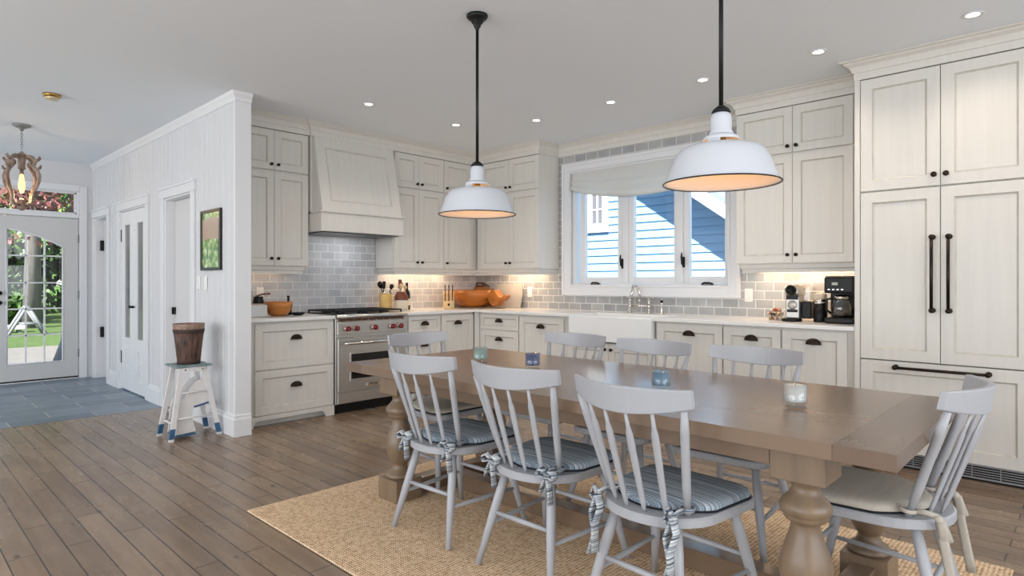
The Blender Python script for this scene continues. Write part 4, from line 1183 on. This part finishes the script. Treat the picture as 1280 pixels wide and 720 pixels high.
m.lathe([(.075, .110), (.075, .140), (.064, .170), (.052, .182), (.052, .20), (.046, .20), (.044, .18), (.058, .15), (.066, .02), (0, .015)], 28, cap=False)
m.build('crock_wall', [STONE, BROWNG], t, weld=True)
cx_, cy_ = -5.50, 4.005
for nm, lb, b_, tp, hd, mt, kd in (
    ('wooden_spoon', 'pale wooden spoon leaning left in the stoneware crock', (.015, -.018, .022), (.028, -.026, .225), .036, PALEWOOD, 'spoon'),
    ('wooden_spoon', 'pale wooden spoon leaning right in the stoneware crock', (.012, .016, .022), (.020, .035, .220), .028, PALEWOOD, 'spoon'),
    ('wooden_spatula', 'tall reddish-brown wooden spatula standing in the stoneware crock', (-.01, .0, .022), (-.01, -.005, .235), .050, DARKWOOD, 'flat'),
    ('wooden_spatula', 'reddish-brown wooden paddle behind the tall spatula in the stoneware crock', (-.02, .01, .022), (-.035, .02, .23), .046, DARKWOOD, 'spoon')):
    utensil(nm, lb, (cx_ + b_[0], cy_ + b_[1], CZ + b_[2]), (cx_ + tp[0], cy_ + tp[1], CZ + tp[2]), hd, mt, kind=kd)
t = thing('wine_bottle', 'tall dark bottle behind the stoneware crock', 'bottle', (-5.56, 4.125, CZ))
MB().lathe([(0, .001), (.035, .001), (.037, .008), (.037, .17), (.030, .20), (.014, .225), (.013, .285), (.015, .288), (.015, .30), (0, .301)], 18).build('bottle_body', mat('dark_glass', (20, 22, 18), .1), t)
MB().lathe([(.0373, .05), (.0376, .052), (.0376, .12), (.0373, .122)], 18, cap=False).build('paper_label', mat('label_paper', (222, 214, 196), .6), t)
# knife block
t = thing('knife_block', 'pale wooden knife block of dark-handled knives on the corner counter', 'knife block', (-5.44, 4.63, CZ), -.72)
pts = [(-.055, .001), (.055, .001), (.055, .10), (.045, .115), (-.055, .185)]
m = MB(); m.prism([(-.085, .001), (.055, .001), (.055, .085), (-.05, .20), (-.085, .20)], -.062, .062, 'xz'); m.build('block', PALEWOOD, t, bevel=.004)
m = MB(); m.box(.0552, -.012, .035, .0562, .012, .062); m.build('emblem', IRON, t)
bd = Vector((.40, 0, .92)).normalized()
for i in range(3):
    for j in range(3):
        b0 = Vector((.045 - .036 * i, -.042 + .042 * j, .092 + .040 * i))
        m = MB(); m.tube([b0, b0 + bd * .05, b0 + bd * (.085 + .012 * i)], [.009, .0075, .010], 8, flat=(1, .75)); m.build('knife_handle', DARKWOOD if (i + j) % 3 else IRON, t)
# big dough bowl
t = thing('dough_bowl', 'large amber wooden dough bowl with a carved handle in the counter corner', 'bowl', (-5.415, 4.985, CZ + .012), .30)
m = MB().lathe([(0, .001), (.11, .001), (.15, .012), (.205, .06), (.245, .125), (.262, .195), (.250, .198), (.232, .13), (.19, .07), (.14, .028), (0, .022)], 36, sx=1.08, sy=.86)
m.build('bowl_body', mat('amber_wood', (188, 108, 36), .3, noise=((5, 5, 16), .45)), t)
m = MB(); m.prism([(.232, .10), (.272, .192), (.30, .206), (.335, .190), (.375, .135), (.41, .118), (.455, .150), (.475, .140), (.455, .108), (.415, .075), (.385, .07), (.365, .02), (.30, .012), (.255, .05)], -.07, .07, 'xz')
m.build('carved_handle', MATS['amber_wood'], t, bevel=.012, seg=2)
t = thing('serving_tray', 'thin mottled serving board under the dough bowl', 'board', (-5.33, 5.02, CZ), .2)
MB().lathe([(0, .0005), (.30, .0005), (.31, .005), (.305, .011), (0, .011)], 36, sx=1.15, sy=.48).build('board', mat('mottled_board', (150, 132, 112), .5, noise=((30, 30, 30), .4)), t)
# leaning boards
def lean(o, x, y, tilt, rz=0):
    o.location = (x, y, CZ); o.rotation_euler = (-tilt, 0, rz)
t = thing('marble_board', 'grey-white stone board leaning on the tile behind the dough bowl', 'cutting board')
pts = [(-.24, .001), (.24, .001), (.24, .17), (.19, .29), (-.24, .29)]
MB().prism(pts, -.012, .0, 'xz').build('slab', mat('grey_marble', (178, 172, 164), .3, noise=((6, 6, 6), .12)), t, bevel=.004)
lean(t, -5.10, 5.215, .28)
t = thing('paddle_board', 'brown wooden paddle board with a handle leaning on the tile in the corner', 'cutting board')
MB().prism([(-.16, .001), (.16, .001), (.16, .22), (.06, .25), (-.16, .25)], -.011, .0, 'xz').build('board', OLIVE, t, bevel=.004)
m = MB(); ring(m, -.155, -.02, .2505, .315, .022, -.011, 0); m.prism([(-.02, .2705), (.08, .2505), (.10, .263), (-.02, .305)], -.011, 0, 'xz'); m.build('handle', DARKWOOD, t, bevel=.003)
lean(t, -5.535, 5.225, .25)
# ------------------------------------------------------------------ coffee corner
t = thing('coffee_maker', 'tall black drip coffee maker with glass carafe beside the fridge panel', 'coffee maker', (-1.40, 5.06, CZ))
m = MB(); m.box(-.10, -.13, .001, .10, .11, .045).box(-.10, .02, .045, .10, .11, .345).box(-.10, -.13, .225, .10, .02, .345)
m.build('machine_body', BLACK, t, bevel=.012, seg=3)
MB().box(-.101, -.105, .3455, .101, .105, .352).build('lid', mat('brown_black', (46, 34, 28), .3), t, bevel=.003)
MB().box(-.045, -.133, .285, -.005, -.1305, .305).build('clock_display', mat('grey_lcd', (176, 180, 172), .3), t)
m = MB()
for k in range(4): m.box(-.072 + k * .03, -.133, .250, -.058 + k * .03, -.1305, .256)
m.build('buttons', CHROME, t)
cf = MB().lathe([(0, .048), (.055, .048), (.066, .065), (.068, .12), (.055, .165), (.045, .18), (.043, .18), (.053, .163), (.065, .12), (.063, .066), (0, .052)], 24, (0, -.055, 0)).build('carafe', JAR, t)
MB().lathe([(.045, .1815), (.05, .186), (.046, .205), (.02, .214), (0, .214)], 20, (0, -.055, 0)).build('carafe_lid', CHROME, cf)
MB().tube([(-.045, -.085, .185), (-.088, -.10, .18), (-.092, -.10, .10), (-.064, -.085, .075)], .010, 8, flat=(1, 1.3)).build('carafe_handle', BLACK, cf)
MB().lathe([(0, .0525), (.061, .067), (.064, .10), (.0645, .118), (0, .118)], 20, (0, -.055, 0)).build('coffee', mat('coffee', (40, 20, 10), .1), cf)
t = thing('capsule_machine', 'slim silver capsule espresso machine beside the coffee pods', 'coffee maker', (-1.755, 5.07, CZ))
MB().lathe([(0, .001), (.072, .001), (.074, .006), (.074, .022), (0, .023)], 24, (-.005, -.06, 0)).build('drip_tray', BLACK, t)
m = MB(); m.box(-.052, -.06, .0235, .052, .13, .20); m.prism([(.10, .20), (-.06, .20), (-.085, .215), (-.085, .26), (-.05, .285), (.10, .285)], -.052, .052, 'yz')
m.build('machine_body', mat('titanium_silver', (182, 178, 172), .3, .8), t, bevel=.008, seg=2)
MB().lathe([(.040, 0), (.040, .012), (.030, .018), (.030, .008), (0, .008)], 20, (0, 0, 0), Matrix.Translation((0, -.085, .245)) @ rot_to((0, -1, 0))).build('capsule_lever', BLACK, t)
MB().lathe([(.036, 0), (.036, .004), (0, .006)], 20, (0, 0, 0), Matrix.Translation((0, -.060, .130)) @ rot_to((0, -1, 0))).build('front_disc', mat('light_silver', (206, 202, 196), .3, .6), t)
MB().box(-.038, -.072, .072, .038, -.0605, .094).build('spout_block', BLACK, t, bevel=.002)
m = MB().box(-.045, -.0615, .17, .045, -.0605, .198); m.build('upper_slot', BLACK, t)
MB().box(.053, -.02, .0235, .125, .12, .155).build('water_base', BLACK, t, bevel=.006)
MB().box(.054, .0, .156, .122, .115, .27).build('water_tank', JAR, t, bevel=.01, seg=2)
t = thing('milk_frother', 'black milk frother with a clear lid between the two coffee machines', 'frother', (-1.565, 5.06, CZ))
MB().lathe([(0, .001), (.046, .001), (.048, .006), (.046, .14), (0, .14)], 22).build('frother_jug', BLACK, t)
MB().lathe([(.0465, .1405), (.048, .143), (.048, .175), (.044, .175), (.044, .143)], 22, cap=False).build('steel_band', CHROME, t)
MB().lathe([(.044, .1755), (.046, .178), (.046, .215), (.02, .225), (0, .225)], 22).build('clear_lid', mat('clear_cream_lid', (214, 198, 176), .15), t)
t = thing('pod_holder', 'wire basket of coffee pods left of the capsule machine', 'basket', (-1.902, 5.06, CZ))
m = MB()
for z, r in ((.003, .050), (.035, .056), (.065, .062)): m.tube([(r * math.cos(2 * PI * k / 20), r * math.sin(2 * PI * k / 20), z) for k in range(21)], .0022, 5)
for k in range(12):
    a = 2 * PI * k / 12; m.tube([(.050 * math.cos(a), .050 * math.sin(a), .003), (.062 * math.cos(a), .062 * math.sin(a), .065)], .0016, 5)
m.build('wire_basket', CHROME, t)
random.seed(5)
cols = [('pod_cream', (226, 218, 206)), ('pod_orange', (206, 104, 50)), ('pod_black', (40, 36, 36)), ('pod_gold', (204, 170, 110)), ('pod_pink', (222, 170, 156)), ('pod_silver', (196, 196, 198))]
lay = [(a, .030, .012) for a in range(5)] + [(a + .5, .034, .045) for a in range(5)] + [(a + .2, .024, .078) for a in range(4)]
colname = {'pod_cream': 'cream', 'pod_orange': 'orange', 'pod_black': 'black', 'pod_gold': 'gold', 'pod_pink': 'pink', 'pod_silver': 'silver'}
for i, (a, r, z) in enumerate(lay):
    ang_ = 2 * PI * a / (5 if z < .07 else 4)
    d = Vector((random.uniform(-1, 1), -1.0, random.uniform(-.2, .8)))
    M = rot_to(d)
    m = MB().lathe([(0, -.012), (.010, -.012), (.0145, .008), (.0175, .010), (.0175, .012), (0, .0125)], 14, (0, 0, 0), M)
    cn = cols[i % 6]
    o = m.build('coffee_pod', mat(cn[0], cn[1], .3, .3))
    o.location = (-1.902 + r * math.cos(ang_), 5.06 + r * math.sin(ang_), CZ + z + .006)
    tag(o, colname[cn[0]] + ' coffee pod in the wire basket by the capsule machine', 'coffee pod', 'coffee pods in the wire basket')

# ------------------------------------------------------------------ outdoors: neighbour's house, garden
NY = 9.0
t = thing('neighbor_house', 'blue clapboard house seen through the kitchen window', 'house', (0, 0, 0))
SIDING = mat('blue_clapboard', (124, 168, 206), .6, noise=((1, 1, 30), .05), spec=.2)
m = MB(); lap = .1345; z = -.6
while z < 5.2:
    m.prism([(NY, z), (NY - .034, z), (NY - .006, z + lap + .001), (NY, z + lap + .001)], -16, 2, 'yz'); z += lap
m.box(-16, NY + .001, -.6, 2, NY + .2, 5.2)
m.build('clapboard_wall', SIDING, t)
fr_ = MB(); wx0, wx1, wz0, wz1 = -7.30, -6.26, 2.16, 3.5
fr_.box(wx0, NY - .08, wz0 - .06, wx1 + .02, NY - .036, wz0 + .09).box(wx1 - .09, NY - .075, wz0, wx1, NY - .02, wz1).box(wx0, NY - .075, wz0, wx0 + .09, NY - .02, wz1).box(wx0, NY - .075, wz1 - .13, wx1, NY - .02, wz1)
fr_.box(-6.78, NY - .07, wz0, -6.58, NY - .025, wz1)
for zz in (2.50, 2.78, 3.06): fr_.box(wx0 + .05, NY - .066, zz - .012, wx1 - .05, NY - .035, zz + .012)
for xx in (-6.465, -7.0): fr_.box(xx - .012, NY - .066, wz0 + .05, xx + .012, NY - .035, wz1)
wf = fr_.build('window_frame', mat('white_exterior', (240, 242, 244), .5), t)
MB().box(wx0 + .02, NY - .05, wz0 + .02, wx1 - .02, NY - .042, wz1 - .02).build('window_pane', mat('grey_pane', (96, 98, 108), .15), wf)
# roof slope with overhanging eave and rake board
def roofz(x): return 2.597 - .705 * (x + 4.479)          # underside line of the rake
m = MB(); xa, xb2 = -7.6, -1.0
m.loft([[(x, NY - .75, roofz(x)), (x, NY + .1, roofz(x)), (x, NY + .1, roofz(x) + .14), (x, NY - .75, roofz(x) + .14)] for x in (xa, xb2)], smooth=False)
m.build('eave', mat('eave_grey', (120, 128, 140), .7), t)
m = MB()
m.loft([[(x, NY - .78, roofz(x) - .005), (x, NY - .755, roofz(x) - .005), (x, NY - .755, roofz(x) + .19), (x, NY - .78, roofz(x) + .19)] for x in (xa, xb2)], smooth=False)
m.build('rake_board', MATS['white_exterior'], t)
# ground
LAWN = mat('lawn_green', (70, 96, 40), .9, noise=((5, 5, 5), .3))
struct(MB().box(-60, -30, -.62, -9.6, 40, -.30).build('ground', LAWN), 'green lawn outside the front door')
struct(MB().box(-9.6, 5.6, -.62, 12, 9.0, -.30).build('side_yard', mat('side_gravel', (150, 146, 138), .9)), 'side yard strip between the houses')
o = struct(MB().box(-18.0, -12, -.30, -12.5, 20, -.292).build('driveway', mat('pale_paving', (118, 116, 114), .85, noise=((3, 3, 3), .12))), 'pale paved drive across the lawn')
struct(MB().box(-11.3, -1, -.30, -9.6, 3.5, -.06).build('front_step', mat('step_stone', (150, 148, 146), .8)), 'stone landing outside the front door')

def foliage(m, c, r, n, s, rnd, squash=.8):
    for _ in range(n):
        d = Vector((rnd.gauss(0, 1), rnd.gauss(0, 1), rnd.gauss(0, 1))).normalized() * r * rnd.uniform(.35, 1)
        p = Vector(c) + Vector((d.x, d.y, d.z * squash))
        a = Vector((rnd.gauss(0, 1), rnd.gauss(0, 1), rnd.gauss(0, 1))).normalized(); b_ = a.orthogonal().normalized(); k = s * rnd.uniform(.6, 1.3)
        q = [p - a * k, p + b_ * k * .5, p + a * k, p - b_ * k * .5]
        m.face([m.v(*v_) for v_ in q])
def leaf_mat(name, c1, c2):
    m, nt, b = base_mat(name); N, L = nt.nodes, nt.links
    tc = N.new('ShaderNodeTexCoord'); nz = N.new('ShaderNodeTexNoise'); nz.inputs['Scale'].default_value = 3.5; nz.inputs['Detail'].default_value = 5
    L.new(tc.outputs['Object'], nz.inputs['Vector'])
    rp = N.new('ShaderNodeValToRGB'); rp.color_ramp.elements[0].position = .38; rp.color_ramp.elements[0].color = srgb(*c1); rp.color_ramp.elements[1].position = .64; rp.color_ramp.elements[1].color = srgb(*c2)
    L.new(nz.outputs['Fac'], rp.inputs[0]); L.new(rp.outputs[0], b.inputs['Base Color']); b.inputs['Roughness'].default_value = .45
    MATS[name] = m
    return m
GREENL = leaf_mat('green_leaves', (44, 78, 28), (120, 164, 64)); REDL = leaf_mat('red_maple_leaves', (62, 22, 22), (142, 84, 78)); DKGREEN = leaf_mat('dark_green_leaves', (30, 54, 28), (76, 112, 48))
BARK = mat('grey_bark', (92, 90, 88), .9, noise=((8, 8, 2), .25))
rnd = random.Random(11)
def tree(name, x, y, h, r, n, s, lm, label, tr=.16, clumps=7, low=.5, squash=.8):
    t = thing(name, label, 'tree', (x, y, -.30))
    MB().tube([(0, 0, 0), (.05, .03, h * .35), (0, .06, h * .7), (.04, .02, h * .95)], [tr, tr * .8, tr * .55, tr * .2], 10).build('trunk', BARK, t)
    m = MB()
    for k in range(clumps):
        a = 2 * PI * k / clumps + rnd.uniform(-.3, .3); q = r * rnd.uniform(.25, .6)
        foliage(m, (q * math.cos(a), q * math.sin(a), h * rnd.uniform(low, 1.0)), r * rnd.uniform(.45, .65), n // clumps, s, rnd, squash)
    m.build('leaves', lm, t)
tree('maple_tree', -16.5, 3.05, 4.3, 1.5, 2600, .085, REDL, 'red-leaved maple tree outside the front door', .06, 8, .62)
tree('tree', -29.5, -3.4, 6.5, 3.0, 3200, .16, GREENL, 'bright green leafy tree left of the big grey trunk', .15, 9, .35)
tree('tree', -30.0, 6.4, 8.0, 3.4, 3000, .18, GREENL, 'tall green tree behind the big grey trunk', .3, 9, .35)
tree('tree', -25.6, 3.75, 7.5, 2.4, 2000, .15, DKGREEN, 'dark green tree with a thick grey trunk beyond the drive', .27, 7, .62)
for i, (x, y, r) in enumerate(((-28.8, 3.4, 1.3), (-29, -.3, 1.1), (-26.5, 6.0, 1.2), (-31.5, 3.2, 1.8))):
    t = thing('shrub', ('rounded dark shrub in the middle of the garden edge', 'rounded dark shrub at the left of the garden edge', 'rounded dark shrub at the right of the garden edge', 'rounded dark shrub farthest behind at the garden edge')[i], 'shrub', (x, y, -.30), 0, 'dark shrubs along the garden edge')
    m = MB()
    for k in range(5): foliage(m, (rnd.uniform(-.6, .6) * r, rnd.uniform(-.8, .8) * r, r * rnd.uniform(.35, .9)), r * .7, 260, .13, rnd, .8)
    m.build('leaves', DKGREEN, t)
    MB().tube([(0, 0, 0), (0, 0, r * .6)], [.08, .03], 8).build('stem', BARK, t)
t = thing('hedge', 'tall dark hedge across the back of the garden', 'hedge', (-38, 4.0, -.30))
m = MB()
for k in range(26): foliage(m, (rnd.uniform(-.8, .8), -11 + k * .88, rnd.uniform(.8, 2.2)), 1.7, 430, .26, rnd, 1.0)
for k in range(26): foliage(m, (rnd.uniform(-.8, .8), -11 + k * .88, rnd.uniform(3.2, 5.6)), 1.8, 400, .28, rnd, 1.0)
m.build('leaves', DKGREEN, t)
for k in range(6): MB().tube([(0, -10 + k * 4, 0), (.1, -10 + k * 4, 2.5)], [.12, .06], 8).build('stem', BARK, t)
# A-frame stand on the lawn
SWG = mat('weathered_grey_wood', (124, 128, 134), .7)
t = thing('wooden_stand', 'small grey A-frame wooden stand on the lawn', 'stand', (-22.2, 3.12, -.30))
for x in (-.25, .25):
    for s in (-1, 1): MB().tube([(x, s * .44, .0), (x, s * .03, .78)], [.045, .045], 6).build('leg', SWG, t)
    MB().tube([(x, -.27, .33), (x, .27, .33)], .03, 6).build('cross_bar', SWG, t)
MB().tube([(-.32, 0, .80), (.32, 0, .80)], .05, 6).build('top_beam', SWG, t)
t = thing('lawn_bench', 'low white bench at the left of the lawn beyond the A-frame stand', 'bench', (-23.6, 2.75, -.30))
MB().box(-.25, -1.0, .10, .25, .55, .22).build('seat', MATS['white_exterior'], t, bevel=.01)
for y in (-.8, .4): MB().box(-.2, y - .04, .0005, .2, y + .04, .0995).build('leg', SWG, t)
t = thing('garden_post', 'slanted blue-grey post just outside the front door glass', 'post', (-10.55, 1.90, -.06))
MB().tube([(0, -.12, .0), (-.02, .02, .45), (-.03, .05, 1.0)], [.06, .05, .03], 8).build('post', mat('blue_grey_paint', (112, 122, 132), .6), t)
MB().box(-.12, -.20, .0005, .10, -.02, .03).build('foot', MATS['blue_grey_paint'], t)
